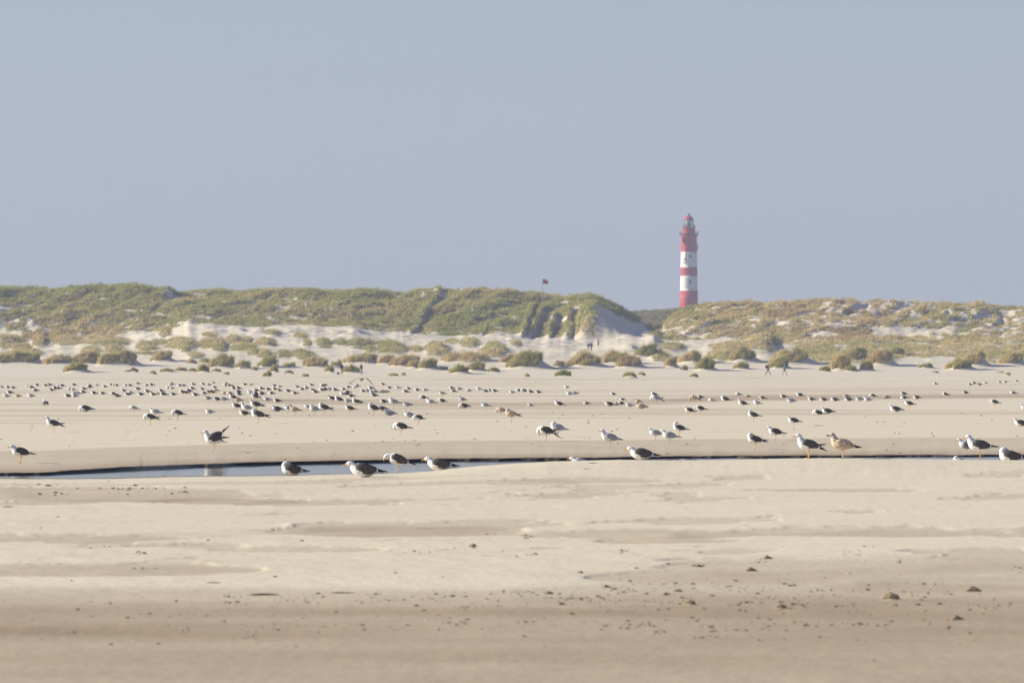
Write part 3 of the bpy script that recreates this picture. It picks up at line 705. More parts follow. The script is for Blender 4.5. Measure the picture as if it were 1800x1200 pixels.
# px, foot row, code, scale, turn, label, extras
NEAR = [
 (80, 719, 'T', .98, -62, 'white-headed dark gull seen from behind, standing at far left', {}),
 (94, 759, 'T', 1.0, 8, 'upright dark-backed gull with parted wingtips, second row at far left', dict(split=.45, legs=1)),
 (36, 814, 'H', .92, 14, 'dark-backed gull standing on the damp bank, nearest the left edge', {}),
 (150, 723, 'Q', 1.25, 8, 'round dark-backed gull with head tucked down, resting on pale sand at left', {}),
 (235, 726, 'Pg', .85, 10, 'small grey gull preening left of the preening pair', {}),
 (273, 735, 'Hg', .95, 0, 'grey-brown gull half hidden behind a preening one at left', {}),
 (264, 746, 'P', 1.0, 12, 'front gull of the preening pair at left, wings loosened', dict(split=.4)),
 (312, 738, 'P', 1.0, 20, 'dark gull preening, alone between the pair and the big cluster', {}),
 (368, 727, 'Sp', .8, 0, 'pale grey gull sitting alone left of the big cluster', {}),
 (416, 723, 'T', .95, 0, 'upright dark-backed gull at the left of the big cluster', {}),
 (429, 730, 'S', .9, 0, 'low sitting dark gull at the front left of the big cluster', {}),
 (434, 728, 'Tg', 1.05, 0, 'upright grey-backed gull in the middle of the big cluster', {}),
 (450, 723, 'H', 1.2, 0, 'black-backed gull at the back right of the big cluster', dict(split=.3)),
 (454, 744, 'K', 1.2, 4, 'gull with hidden bill standing on one orange leg before the big cluster', dict(legs=1, split=.3)),
 (487, 723, 'S', 1.05, 0, 'dark gull crouched just right of the big cluster', {}),
 (507, 726, 'Hg', .8, 0, 'pale gull half hidden behind a brown-grey one', {}),
 (518, 730, 'Tj', .95, 0, 'brown-grey gull standing before a pale half-hidden one', {}),
 (541, 722, 'Tg', .7, 0, 'small grey-headed gull looking left behind the white pair', {}),
 (553, 730, 'Kp', 1.0, 10, 'very white preening gull left of the black-backed one', {}),
 (570, 729, 'K', 1.15, 0, 'black-backed gull preening right of the very white one', dict(split=.4)),
 (376, 793, 'T', 1.05, 4, 'gull stretching its black wings up and back, alone above the channel', dict(raise_=.75, split=.3, legs=1)),
 (513, 839, 'C', 1.0, 0, 'sitting dark gull with bill hidden, leftmost at the near waterline', dict(D=75.6)),
 (640, 844, 'A', 1.22, 3, 'large sitting black-backed gull with yellow bill, nearest the camera', dict(D=72.3)),
 (699, 831, 'L', 1.02, 6, 'gull standing on one leg with lowered bill at the near waterline', dict(legs=1, D=76.4, pitch=-.12)),
 (773, 830, 'A', 1.12, -2, 'sitting dark-backed gull with orange bill, right of the one-legged stander', dict(D=77)),
 (705, 765, 'P', 1.0, 0, 'round-backed gull bowing its head on one leg beyond the channel', dict(legs=1)),
 (735, 746, 'P', .9, 35, 'gull preening its breast behind the bowing gull', {}),
 (657, 730, 'K', 1.15, 0, 'bulky dark gull with hidden head, left of three close ones', {}),
 (672, 722, 'S', .95, 0, 'dark gull sitting behind the bulky one', {}),
 (685, 730, 'Sp', .98, 0, 'pale grey sitting gull right of the bulky dark one', {}),
 (692, 717, 'Kg', 1.15, 0, 'plump grey gull sleeping on its feet beside the runnel', {}),
 (615, 728, 'H', .95, 0, 'dark gull resting upright left of the bulky one', {}),
 (719, 733, 'Sp', .9, 0, 'pale sitting gull touching a preening one at its right', {}),
 (881, 731, 'Pj', .9, 0, 'brown young gull partly behind a darker one, centre', {}),
 (899, 741, 'Kj', 1.05, 10, 'dark mottled gull preening in front of a young one, centre', dict(split=.3)),
 (960, 775, 'P', 1.05, 0, 'gull bending down with loosened wing beside a grey one', dict(split=.9)),
 (980, 768, 'Kg', 1.0, 25, 'grey gull with long folded wings behind the bending one', {}),
 (983, 719, 'T', .95, 0, 'sleek dark-backed gull standing alone beside the runnel, centre', dict(legs=1)),
 (1072, 787, 'Tg', .98, 14, 'grey-backed gull standing alone right of centre above the channel', dict(legs=1)),
 (1020, 811, 'Ag', .8, 0, 'white head and back of a gull behind the near bank edge', dict(D=77.7, dz=-.07)),
 (1128, 808, 'A', 1.08, 0, 'big dark-backed gull crouched on the near bank edge, right of centre', dict(D=77.0)),
 (1152, 774, 'Hg', .78, 4, 'small grey gull left of a whiter one, above the big crouched gull', {}),
 (1177, 781, 'Hp', .9, 0, 'whitish gull between a small grey and a right-facing gull', dict(legs=1)),
 (1194, 766, 'B', .88, 6, 'gull turning its head to the right, above the whitish one', {}),
 (1327, 789, 'K', .92, 0, 'gull with tucked head on two legs above the channel at right', dict(split=.2)),
 (1363, 774, 'H', .9, 0, 'dark-backed gull behind and right of the tucked-head one', dict(legs=1)),
 (1395, 751, 'H', .88, 0, 'dark gull alone above the two big standing gulls', dict(legs=1)),
 (1324, 741, 'K', .95, 0, 'black-winged gull with hidden head on pale sand at right', dict(legs=1)),
 (1438, 736, 'P', .9, 0, 'round dark gull in front of a longer one at right', {}),
 (1454, 727, 'S', 1.05, 0, 'long low dark gull behind a round one at right', {}),
 (1421, 808, 'T', 1.03, 8, 'large dark-backed gull standing on yellow legs on the bank edge', dict(split=.5, D=77.0)),
 (1481, 811, 'Tj', 1.08, 6, 'large mottled brown young gull with black bill on the bank edge', dict(D=76.6)),
 (1699, 803, 'Hp', .9, 0, 'pale gull half hidden behind the big black-backed one', dict(D=91.5, dz=.0)),
 (1688, 808, 'Cp', .72, -10, 'white gull lying low behind the bank below a pale one', dict(D=77.9, dz=-.05)),
 (1722, 808, 'T', 1.08, 0, 'big black-backed gull with pure white breast near the right edge', dict(legs=1, D=77.2, pitch=.08)),
 (1776, 808, 'C', 1.12, 0, 'black-backed gull sitting behind the bank edge at far right', dict(D=77.8, dz=.0)),
 (1212, 731, 'H', .9, 0, 'dark gull, left and nearer one of a close pair below the lighthouse', dict(legs=2)),
 (1231, 728, 'L', .95, 0, 'dark gull, right and farther one of a close pair below the lighthouse', {}),
 (1306, 718, 'T', .98, 0, 'dark-backed gull with yellow legs standing before small ones at right', dict(legs=1)),
 (1275, 711, 'K', 1.1, 0, 'plump dark gull with hidden head left of the yellow-legged one', {}),
 (1220, 709, 'Pj', 1.15, 10, 'mottled gull preening beside the runnel below the lighthouse', dict(split=.5)),
 (1231, 700, 'S', .85, 0, 'small dark gull peeping behind the mottled preening one', {}),
 (1251, 710, 'Pg', .8, 0, 'small greyish gull between the mottled and the plump one', {}),
 (1298, 699, 'Pp', .9, 0, 'whitish gull preening behind the yellow-legged one', {}),
 (1314, 698, 'Qj', .75, 0, 'small brown mottled gull right of the whitish preening one', {}),
 (1340, 706, 'L', .85, 0, 'dark gull with tail raised right of the yellow-legged one', dict(split=.3)),
 (1331, 716, 'Kg', .85, 0, 'grey round gull just right and in front of the yellow-legged one', {}),
 (1153, 711, 'Pg', 1.3, 6, 'large grey and white gull preening beside the runnel', dict(split=.7)),
 (1150, 700, 'K', .95, 0, 'dark gull right behind the large grey and white preening one', {}),
 (1071, 714, 'A', 1.05, 0, 'dark-backed gull sitting on the runnel edge right of centre', {}),
 (1084, 712, 'Qj', .7, 0, 'small dark lump of a gull touching a sitting one', {}),
 (1092, 711, 'Q', .75, 0, 'round little gull left of a pale and brown group', {}),
 (1078, 698, 'T', .8, 0, 'small upright gull behind the sitting one right of centre', {}),
 (1094, 704, 'S', .7, 0, 'little dark gull behind the group right of centre', {}),
 (1106, 715, 'Sp', .8, 0, 'pale gull sitting left of a brown one on the runnel edge', {}),
 (1127, 718, 'Sb', 1.05, 0, 'brown gull sitting in front of another on the runnel edge', {}),
 (1122, 712, 'Hj', .8, 0, 'brownish gull hidden behind the brown sitting one', {}),
 (1031, 711, 'Q', .7, 0, 'small gull with lowered head alone on the runnel edge', {}),
 (932, 714, 'Sp', .6, 0, 'small pale gull sitting alone left of the sleek dark one', {}),
 (1574, 724, 'S', 1.15, 0, 'dark gull sitting, left of a pair on bare sand at right', {}),
 (1598, 719, 'H', 1.0, 0, 'dark gull standing, right of a pair on bare sand at right', {}),
 (1748, 716, 'L', 1.0, 0, 'black-backed gull leaning forward alone near the right edge', {}),
 (1794, 749, 'S', 1.0, 0, 'dark gull sitting, cut by the right edge of the photo', {}),
 (1803, 727, 'Hg', .95, 0, 'white breast of a gull at the very right edge', {}),
 (1505, 700, 'Sg', .0001, 0, '', {}),
]
for (px, y, code, sc, rot, lab, ex) in NEAR:
    if sc < .01: continue
    gull(px, y, code, sc, rot, lab, **ex)
# the far flocks: px, row, optional code
FAR = """3,684,Tg 14,684 23,685,H 17,691,S 11,697,Sp 31,697,Sj 54,697,Sg 50,680,Q 55,685,T 62,687,Q 65,680,K 80,681,H 87,680,H 97,684 90,686,S 97,687
103,686 104,680,K 109,682 130,680,L 124,688,P 129,689,Kg 119,697,A 131,697,Sg 131,692,Sp 137,692,Sg 147,684,S 158,681,K 157,684,P 146,690,S 170,680,Lg 165,692,S 184,683,K 180,692,S 195,679 201,680,K 205,680
221,678,Qg 228,678,S 242,677,L 258,680,P 266,680,K 217,687 224,694,S 229,691,Qg 242,688,H 247,694,S 259,693,K 269,694,S 279,692,Qj 283,691 287,699,H 296,682,A 299,677 199,697,P 206,697,S
302,678 302,683,Sg 316,678 323,678 340,679,K 357,678,K 355,684,S 367,679,P 375,675,K 377,681,S 397,674,S 397,681,L 338,687,K 304,694,S 321,695 327,694,P 332,692,K 343,695,S 359,692,Q 367,694,H 373,694 379,690,Lb 394,692,Qj 381,703,A 393,703,Sg 365,701,Sp
403,681 408,679,S 411,683,Q 419,687,K 404,693,Q 419,693,H 420,698,H 410,705,T 418,705,Sb 430,676,S 441,676,Qj 450,687,S 451,692,S 460,687,K 460,693,A 467,684 471,685 477,692,Q 482,678,S 491,680,Qg 483,688,K 491,687,S 440,691,Sp 449,704,T 450,698,H 469,703,Sp 487,706,S
506,688,A 518,692,S 522,683,H 531,688,P 539,686,K 547,680,T 567,682,P 571,677,S 549,686 554,690,Q 566,690,P 572,689,K 579,689,Hg 589,690,K 583,707,H 596,710,K
612,684,H 604,688,P 611,690,A 624,681,Qg 628,681,H 638,688,S 647,688 652,687,T 654,690,Sp 660,689,Sp 673,679 684,682,A 672,689,Qb 679,689,Qb 699,685,Tg 657,696,S 603,698,Kg 609,698,K 616,697,S 611,706,Sg 629,708,S 626,713,K 674,707,S 713,693,H 718,687 733,686,S 747,686,Sg
794,686,K 797,692,H 807,684,Sp 824,687,Qg 842,688,Tg 854,688,S 862,687 869,688,S 777,697,Hg 744,705,P 757,714,Hg 777,711,L 815,716,Q 813,708,Tp 853,720,Hg 715,713,Sg
900,690,Sp 912,691,P 921,692,P 932,693,K 946,690,S 996,684,Hp 1001,693,Sp 1010,692,Sg
1377,698,S 1406,700,H 1426,703,S 1390,706,Sp 1447,704,S 1467,704,S 1487,697,Sb 1491,704,S 1510,703,Sg 1525,704,Sp 1534,701,P 1558,699,Qj 1588,693,S 1589,700,Q 1611,700,S
1644,677,H 1662,698,K 1697,695,H 1705,676,S 1712,676,K 1722,676,S 1732,673,Qg 1757,672,S 1767,674,K 1787,672,H 1781,696,Hp"""
SEG = [(0, 100, 'at left edge'), (100, 200, 'above the round resting gull'), (200, 300, 'above the left preening pair'), (300, 400, 'above the wing-stretching gull'),
       (400, 500, 'directly behind the big cluster'), (500, 600, 'just left of the flying gull'), (600, 700, 'below the flying gull'), (700, 780, 'right of the flying gull'),
       (780, 890, 'left of the central young gull'), (890, 1030, 'above the sleek central gull'), (1360, 1460, 'above the large standing pair'), (1460, 1545, 'above the right juvenile'),
       (1545, 1640, 'above the right-hand pair'), (1640, 1740, 'below the twin hummock'), (1740, 1830, 'at right edge')]
ORD = ['first', 'second', 'third', 'fourth', 'fifth', 'sixth', 'seventh', 'eighth', 'ninth', 'tenth', 'eleventh', 'twelfth']
fl = []
for tok in FAR.split():
    q = tok.split(','); x, y = float(q[0]), float(q[1]); c = q[2] if len(q) > 2 else random.choice(['S', 'H', 'Q', 'K'])
    fl.append((x, y, c))
LOOK = {'d': 'dark-backed', 'g': 'grey-backed', 'j': 'mottled brown', 'b': 'brown', 'p': 'pale'}
POSE = {'T': 'upright', 'H': 'standing', 'P': 'head-down', 'K': 'sleeping', 'L': 'leaning', 'S': 'sitting', 'A': 'sitting', 'Q': 'crouching', 'C': 'sitting'}
for (a, b, ph) in SEG:
    mem = [f for f in fl if a <= f[0] < b]
    ys = sorted(f[1] for f in mem)
    if len(mem) > 7: cuts = [ys[len(ys)//3], ys[2*len(ys)//3]]; names = ['back', 'middle', 'front']
    else: cuts = []; names = ['far']
    for ri, rn in enumerate(names):
        lo = -1e9 if ri == 0 else cuts[ri-1]; hi = cuts[ri] if ri < len(cuts) else 1e9
        row = sorted([f for f in mem if lo <= f[1] < hi])
        for i, (x, y, c) in enumerate(row):
            col = c[1] if len(c) > 1 else 'd'
            gull(x, y+1.2, c, random.uniform(.88, 1.05), random.uniform(-14, 22), '%s tiny %s %s gull from left, %s row, %s' % (ORD[i], POSE[c[0]], LOOK[col], rn, ph),
                 legs=random.choice([1, 2, 2]), split=random.choice([0, 0, .3]))
# the gull flying low over the flock
def flying():
    Vs, Fs, Ms = [], [], []; off = 0
    def add(V, Fq, mf):
        nonlocal off
        for f in Fq: Ms.append(mf(f)); Fs.append(tuple(i+off for i in f))
        Vs.append(V); off += len(V)
    V, Fq, s = loft([(.27, 0, .01, .035, .005), (.19, 0, .012, .04, .014), (.1, 0, .01, .055, .045), (0, 0, 0, .072, .068), (-.1, 0, .005, .062, .06), (-.16, 0, .02, .04, .042), (-.2, 0, .028, .034, .034), (-.235, 0, .026, .022, .022), (-.25, 0, .022, .01, .012), (-.285, 0, .014, .003, .004)], 30, 12)
    add(V, Fq, lambda f: 3 if f[0]//12 > 25 else 0)
    for sg, pts in ((-1, [(0, .04, .03), (.0, .22, .06), (.02, .40, -.10), (.06, .52, -.28), (.12, .60, -.50)]), (1, [(0, .04, .03), (-.02, .20, .05), (-.01, .34, -.04), (.04, .50, -.14), (.12, .64, -.24)])):
        ch = [.10, .085, .075, .055, .012]
        sec = [(x, sg*y, z, ch[i], .010 if i < 3 else .005) for i, (x, y, z) in enumerate(pts)]
        V, Fq, s = loft(sec, 16, 8); add(V, Fq, lambda f: 2 if f[0]//8 > 10 else 1)
    V = np.concatenate(Vs); me = bpy.data.meshes.new('flying_gull'); me.from_pydata([tuple(v) for v in V], [], Fs)
    for m_ in (M_JUVH, M_JUVD, M_BLACK, M_BILL): me.materials.append(m_)
    me.polygons.foreach_set('material_index', Ms); me.polygons.foreach_set('use_smooth', [True]*len(Fs)); me.update()
    bm = bmesh.new(); bm.from_mesh(me); bmesh.ops.holes_fill(bm, edges=bm.edges, sides=16); bmesh.ops.recalc_face_normals(bm, faces=bm.faces); bm.to_mesh(me); bm.free()
    D = 195.
    o = link('flying_gull', me, loc=(world_x(636, D), D, CAMZ-(667-HY)*D/FOC)); o.rotation_euler = (R(2), R(-6), R(72))
    tag(o, 'gull in flight with long drooping wings just above the flock', 'gull', 'gulls resting on the beach'); del o['group']
flying()

# ---------------------------------------------------------------- debris on the near sand
def lump(seed, elong=1.6, flat=.6, rough=.35):
    bm = bmesh.new(); bmesh.ops.create_icosphere(bm, subdivisions=3, radius=1)
    for v in bm.verts:
        c = v.co; a = np.array([c.x*1.3+seed*3.1]); b = np.array([c.y*1.3+c.z*1.7+seed])
        k = 1+rough*(float(fbm(a*1.5, b*1.5, seed, 3)[0])-.5)*2.4
        pk = 1+.6*max(0, 1-math.hypot(c.x+.25, c.y)*1.6); v.co = Vector((c.x*k*elong, c.y*k, max(c.z*k*flat*pk*.8, -.25)))
    me = bpy.data.meshes.new('clod'); bm.to_mesh(me); bm.free()
    for p in me.polygons: p.use_smooth = False
    return me
LM = [lump(i, random.uniform(1.2, 2.0), random.uniform(.5, .85)) for i in range(6)]
for l in LM: l.materials.append(M_CLOD)
LW = [lump(20+i, 2.6, .22, .75) for i in range(2)]
for l in LW: l.materials.append(M_WEED_SHADE)
SH = lump(40, 1.3, .6, .15); SH.materials.append(M_SHELL)
CLODS = [(393,1093,7),(323,956,7),(366,950,8),(530,951,7),(108,992,8),(102,909,5),(72,928,5),(135,1073,9),(766,1045,9),(885,1040,6),(936,1042,7),(965,1043,13),
 (745,1073,6),(771,1081,8),(716,1100,7),(636,1100,5),(639,1108,6),(771,1107,7),(921,1119,8),(856,1053,6),(986,1062,8),(1005,1080,9),(1061,1100,9),(1056,1108,8),(1090,1104,6),(1148,1101,6),
 (1065,1032,8),(1107,1022,7),(1119,999,7),(1174,991,7),(1020,1007,9),(1186,1026,8),(1191,1039,9),(1170,1045,9),(1198,1051,8),(1157,1072,6),(1174,1071,7),(832,960,10),(883,969,5),(1056,1051,7),(1136,1044,8),
 (1220,995,8),(1228,996,9),(1236,994,6),(1378,1027,8),(1388,1030,9),(1396,1029,7),(1292,1021,8),(1331,1043,10),(1251,1047,9),(1297,1063,10),(1401,1062,8),(1410,1064,7),
 (1572,1064,12),(1613,1063,10),(1651,1062,10),(1774,1062,9),(1249,1103,10),(1350,1102,8),(1415,1100,8),(1461,1099,8),(1511,1097,8),(1541,1101,8),(1333,1126,8),(1217,1027,8),
 (1490,1077,6),(1625,1050,7),(1562,1036,7),(1386,1009,5),(1673,816,3),(287,838,8),(377,835,7),(191,846,5),(1434,1101,6),(1440,1120,5),(560,1112,5),(640,1100,5)]
def clod(me, name, px, y, w, lab, cat, group=None, flat=1.):
    loc, D = put(px, y); s = w*D/FOC/3.2*random.uniform(1.0, 1.7)
    o = bpy.data.objects.new(name, me); COL.objects.link(o); o.location = loc+Vector((0, 0, .12*s)); o.scale = (s, s, s*flat)
    o.rotation_euler.z = random.uniform(-.6, .6); tag(o, lab, cat, group)
    return o
for (px, y, w) in CLODS:
    clod(random.choice(LM), 'sand_clod', px, y, w, 'small dark sandy clod among those scattered over the foreground sand', 'clod', 'sand clods scattered over the foreground')
for (px, y, w, lab) in ((1348, 982, 11, 'pointed dark clod farthest back of the larger right-hand clods'), (1319, 1003, 12, 'wedge-shaped dark clod below and left of the pointed one'),
                        (1212, 1061, 14, 'dark-peaked clod with a short sand tail, right of centre foreground'), (1372, 1067, 14, 'dark clod with a sandy left base, middle of right foreground'),
                        (1565, 1052, 20, 'biggest pointed clod, with a long sand tail to its right'), (1709, 1039, 20, 'long low dark clod at the right of the foreground'),
                        (1681, 1089, 13, 'lone pointed clod in the smooth lower right foreground')):
    clod(LM[1], 'sand_clod', px, y, w, lab, 'clod', 'sand clods scattered over the foreground', 1.1)
for (px, y, w, lab) in ((466, 1046, 27, 'long strip of painted scarp shade, left of two at the edge of the damp sand'), (603, 1042, 15, 'short strip of painted scarp shade, right of two at the edge of the damp sand'),
                        (376, 1024, 11, 'small patch of painted scarp shade above and left of the long strip'), (14, 891, 11, 'thin dark weed scrap at the left edge of the pale sand'),
                        (1043, 814, 7, 'thin dark twig on the near bank right of the hidden gull'), (1033, 824, 5, 'small dark scrap on the near bank below a thin twig'),
                        (1440, 748, 9, 'line of dark dried weed on the far sand above the big pair')):
    clod(random.choice(LW), 'weed_shade_sliver', px, y, w, lab, 'weed_shade_sliver', 'weed scraps and painted scarp-shade slivers on the sand', .55)  # flat dark slivers laid in for shaded scarp edges, along with weed scraps
for (px, y, w, lab) in ((1492, 1008, 7, 'brighter white shell in the right foreground'), (1519, 986, 5, 'fainter white shell farther back in the right foreground'), (749, 1091, 6, 'whitish shell among clods, centre foreground')):
    clod(SH, 'shell', px, y, w, lab, 'shell', 'white shells on the sand')
# finer crumbs: too many to count
Vs, Fs, off = [], [], 0
crumb = lump(60, 1.5, .6, .3); cv = np.array([v.co[:] for v in crumb.vertices]); cf = np.array([p.vertices[:] for p in crumb.polygons])
bmx = bmesh.new(); bmesh.ops.create_icosphere(bmx, subdivisions=1, radius=1); cv = np.array([(v.co.x*1.6, v.co.y, v.co.z*.85) for v in bmx.verts]); cf = np.array([[v.index for v in f.verts] for f in bmx.faces]); bmx.free()
pts = []
CL = [(random.gauss(1380, 260), random.choice([1028, 1045, 1062, 1100])+random.gauss(0, 6), random.uniform(10, 60)) for _ in range(46)]
CL += [(random.gauss(850, 280), random.choice([1044, 1056, 1100, 1112])+random.gauss(0, 6), random.uniform(10, 50)) for _ in range(30)]
CL += [(random.uniform(0, 420), random.uniform(842, 872), random.uniform(20, 70)) for _ in range(9)]+[(random.uniform(0, 1800), random.uniform(930, 1010), random.uniform(8, 30)) for _ in range(14)]
for i in range(1500):
    if random.random() < .74:
        cx, cy, cr = random.choice(CL); px = random.gauss(cx, cr*.6); y = random.gauss(cy, 2.2)
    else: px = random.uniform(0, 1800); y = random.gauss(1075, 30)
    y = max(y, 838); pts.append((px, y, min(random.expovariate(.8)+.9, 5.2)))
for i in range(150): pts.append((random.uniform(0, 1800), random.uniform(722, 800), random.uniform(1.2, 3.)))
P0 = np.array(pts); P0[:, 2] *= 1.95; P0[:, 0] = np.clip(P0[:, 0], -200, 2000)
Dd = FOC*CAMZ/(P0[:, 1]-HY); zz = ground(P0[:, 0], Dd)[0]; xx = world_x(P0[:, 0], Dd)
for k in range(len(P0)):
    s = P0[k, 2]*Dd[k]/FOC/3.2
    rn = 1+.6*(RNG.random(len(cv))-.5)
    Vs.append(cv*rn[:, None]*s+[xx[k], Dd[k], zz[k]+.1*s]); Fs.append(cf+off); off += len(cv)
tag(link('shell_debris', npmesh('shell_debris', np.concatenate(Vs), np.concatenate(Fs), False), mats=M_CLOD), 'fine crumbs of sand and shell strewn over the beach', 'debris', kind='stuff')

# ---------------------------------------------------------------- lighthouse
M_RED = mat('red_paint', (.38, .022, .026), .6, .3, (.35, (.44, .045, .045)))
M_WPAINT = mat('white_paint', (.80, .79, .75), .6, .3, (.35, (.70, .69, .66)))
M_GLASS = mat('lantern_glass', (.45, .55, .56), .08, .8); M_GLASS.node_tree.nodes['Principled BSDF'].inputs['Alpha'].default_value = .45
M_IRON = mat('dark_iron', (.05, .045, .05), .6, .4)
M_PANE = mat('dark_pane', (.03, .035, .04), .15, .6)
LD = 2000.; LX = world_x(1211, LD)
def lz(y): return CAMZ-(y-HY)*LD/FOC
def revolve(name, prof, mat_, parent, seg_=48, mats=None, mi=None):
    V, Fq, ms = [], [], []
    for (r, z) in prof:
        for k in range(seg_):
            a = 2*math.pi*k/seg_; V.append((r*math.cos(a), r*math.sin(a), z))
    for i in range(len(prof)-1):
        for k in range(seg_):
            Fq.append((i*seg_+k, i*seg_+(k+1) % seg_, (i+1)*seg_+(k+1) % seg_, (i+1)*seg_+k)); ms.append(mi[i] if mi else 0)
    me = bpy.data.meshes.new(name); me.from_pydata(V, [], Fq)
    for m_ in (mats or [mat_]): me.materials.append(m_)
    me.polygons.foreach_set('material_index', ms)
    me.update(); bm = bmesh.new(); bm.from_mesh(me)
    bmesh.ops.holes_fill(bm, edges=bm.edges, sides=seg_); bmesh.ops.recalc_face_normals(bm, faces=bm.faces); bm.to_mesh(me); bm.free()
    for p in me.polygons: p.use_smooth = len(p.vertices) == 4 and abs(p.normal.z) < .7
    o = bpy.data.objects.new(name, me); COL.objects.link(o); o.parent = parent
    return o
lh = empty('lighthouse', (LX, LD, 14)); B0 = 14
tag(lh, 'tall round red and white banded lighthouse behind the right dune', 'lighthouse')
Z = lambda y: lz(y)-B0
ys = [597, 546, 511, 511, 485, 485, 470, 470, 443, 443, 416, 413.5]
def rad(y): return 3.42+.60*(y-416)/(546-416)*1.0+(max(0, y-520)/60)**1.5*.25
prof, mi = [], []
bands = [(600, 511, 0), (511, 485, 1), (485, 470, 0), (470, 443, 1), (443, 418, 0)]
for (a, b, m_) in bands:
    st = 6
    for i in range(st+1):
        y = a+(b-a)*i/st; prof.append((rad(y), Z(y))); mi.append(m_ if i < st else m_)
prof += [(3.55, Z(416.5)), (3.95, Z(414))]; mi += [0, 0]
revolve('tower', prof, None, lh, 64, [M_RED, M_WPAINT], mi)
revolve('gallery', [(3.9, Z(414)), (4.25, Z(413.6)), (4.25, Z(412.4)), (2.7, Z(412.3))], M_IRON, lh)
def railing(name, r, z0, z1, n, parent):
    bm = bmesh.new()
    for k in range(n):
        a = 2*math.pi*k/n; x, y = r*math.cos(a), r*math.sin(a)
        m4 = bmesh.ops.create_cone(bm, cap_ends=True, segments=5, radius1=.05, radius2=.05, depth=z1-z0)
        for v in m4['verts']: v.co += Vector((x, y, (z0+z1)/2))
    for zz_ in (z1, (z0+z1)/2):
        N_ = 48; rings = []
        for k in range(N_):
            a = 2*math.pi*k/N_; t = .05
            rings.append([bm.verts.new(((r+dx)*math.cos(a), (r+dx)*math.sin(a), zz_+dz)) for dx, dz in ((-t, -t), (t, -t), (t, t), (-t, t))])
        for k in range(N_):
            p, q = rings[k], rings[(k+1) % N_]
            for j in range(4): bm.faces.new((p[j], p[(j+1) % 4], q[(j+1) % 4], q[j]))
    me = bpy.data.meshes.new(name); bm.to_mesh(me); bm.free(); return link(name, me, parent, M_IRON)
railing('gallery_railing', 4.15, Z(412.4), Z(408), 24, lh)
revolve('watch_room', [(2.72, Z(412.4)), (2.72, Z(409)), (2.66, Z(402)), (2.95, Z(400.8)), (2.95, Z(400)), (2.2, Z(399.9))], M_RED, lh)
railing('lantern_railing', 2.88, Z(400), Z(396), 16, lh)
revolve('lantern_glass', [(1.95, Z(400)), (1.95, Z(387))], M_GLASS, lh, 16)
bm = bmesh.new()
for k in range(10):
    a = 2*math.pi*k/10; q = bmesh.ops.create_cone(bm, cap_ends=True, segments=5, radius1=.07, radius2=.07, depth=Z(387)-Z(400))
    for v in q['verts']: v.co += Vector((2.0*math.cos(a), 2.0*math.sin(a), (Z(387)+Z(400))/2))
me = bpy.data.meshes.new('glazing_bars'); bm.to_mesh(me); bm.free(); link('glazing_bars', me, lh, M_IRON)
revolve('lens', [(.3, Z(400)), (.7, Z(397)), (.95, Z(393.5)), (.7, Z(390)), (.3, Z(388))], M_PANE, lh, 24)
revolve('dome', [(2.05, Z(387)), (2.2, Z(386.3)), (2.15, Z(385.7)), (1.85, Z(383.2)), (1.45, Z(381.2)), (.85, Z(379.6)), (.35, Z(379))], M_RED, lh, 32)
revolve('finial', [(.32, Z(379)), (.32, Z(377.6)), (.45, Z(377.3)), (.35, Z(376.3)), (.12, Z(375.6)), (.1, Z(374.6))], M_IRON, lh, 12)
def tower_window(px, y, w, h):
    dx = (px-1211)*LD/FOC; r = rad(y); dy = -math.sqrt(r*r-dx*dx)
    bm = bmesh.new(); bmesh.ops.create_cube(bm, size=1)
    for v in bm.verts: v.co = Vector((v.co.x*w, v.co.y*.5, v.co.z*h))
    a = math.atan2(dx, -dy)
    fr = bpy.data.meshes.new('window'); bm.to_mesh(fr); bm.free()
    o = link('window', fr, lh, M_IRON); o.location = (dx, dy+.12, Z(y)); o.rotation_euler.z = a
    bm = bmesh.new(); bmesh.ops.create_cube(bm, size=1)
    for v in bm.verts: v.co = Vector((v.co.x*w*.7, v.co.y*.1-.27, v.co.z*h*.85))
    pm = bpy.data.meshes.new('pane'); bm.to_mesh(pm); bm.free(); p_ = link('pane', pm, o, M_PANE)
for (px, y) in ((1212.7, 451), (1212.7, 495.5)): tower_window(px, y, .72, 1.55)
def dish(px, y, r_, name='antenna_dish'):
    dx = (px-1211)*LD/FOC; r = rad(y); dy = -math.sqrt(max(r*r-dx*dx, .1))
    o = revolve(name, [(.02, -.12), (r_*.6, -.08), (r_, .1), (r_*.95, .12), (r_*.5, -.02), (.02, -.04)], M_IRON, lh, 16)
    o.location = (dx, dy-.35, Z(y)); o.rotation_euler = (R(75), 0, R(-25))
    bm = bmesh.new(); q = bmesh.ops.create_cone(bm, cap_ends=True, segments=6, radius1=.06, radius2=.06, depth=.6)
    for v in q['verts']: v.co += Vector((0, 0, -.35))
    me = bpy.data.meshes.new('bracket'); bm.to_mesh(me); bm.free(); link('bracket', me, o, M_IRON)
dish(1204, 456.5, .50); dish(1202.3, 462, .34); dish(1206, 460, .36)
def box(name, parent, c, s, m_):
    bm = bmesh.new(); bmesh.ops.create_cube(bm, size=1)
    for v in bm.verts: v.co = Vector((v.co.x*s[0]+c[0], v.co.y*s[1]+c[1], v.co.z*s[2]+c[2]))
    bmesh.ops.bevel(bm, geom=bm.edges[:], offset=min(s)*.12, segments=1, affect='EDGES')
    me = bpy.data.meshes.new(name); bm.to_mesh(me); bm.free(); return link(name, me, parent, m_)
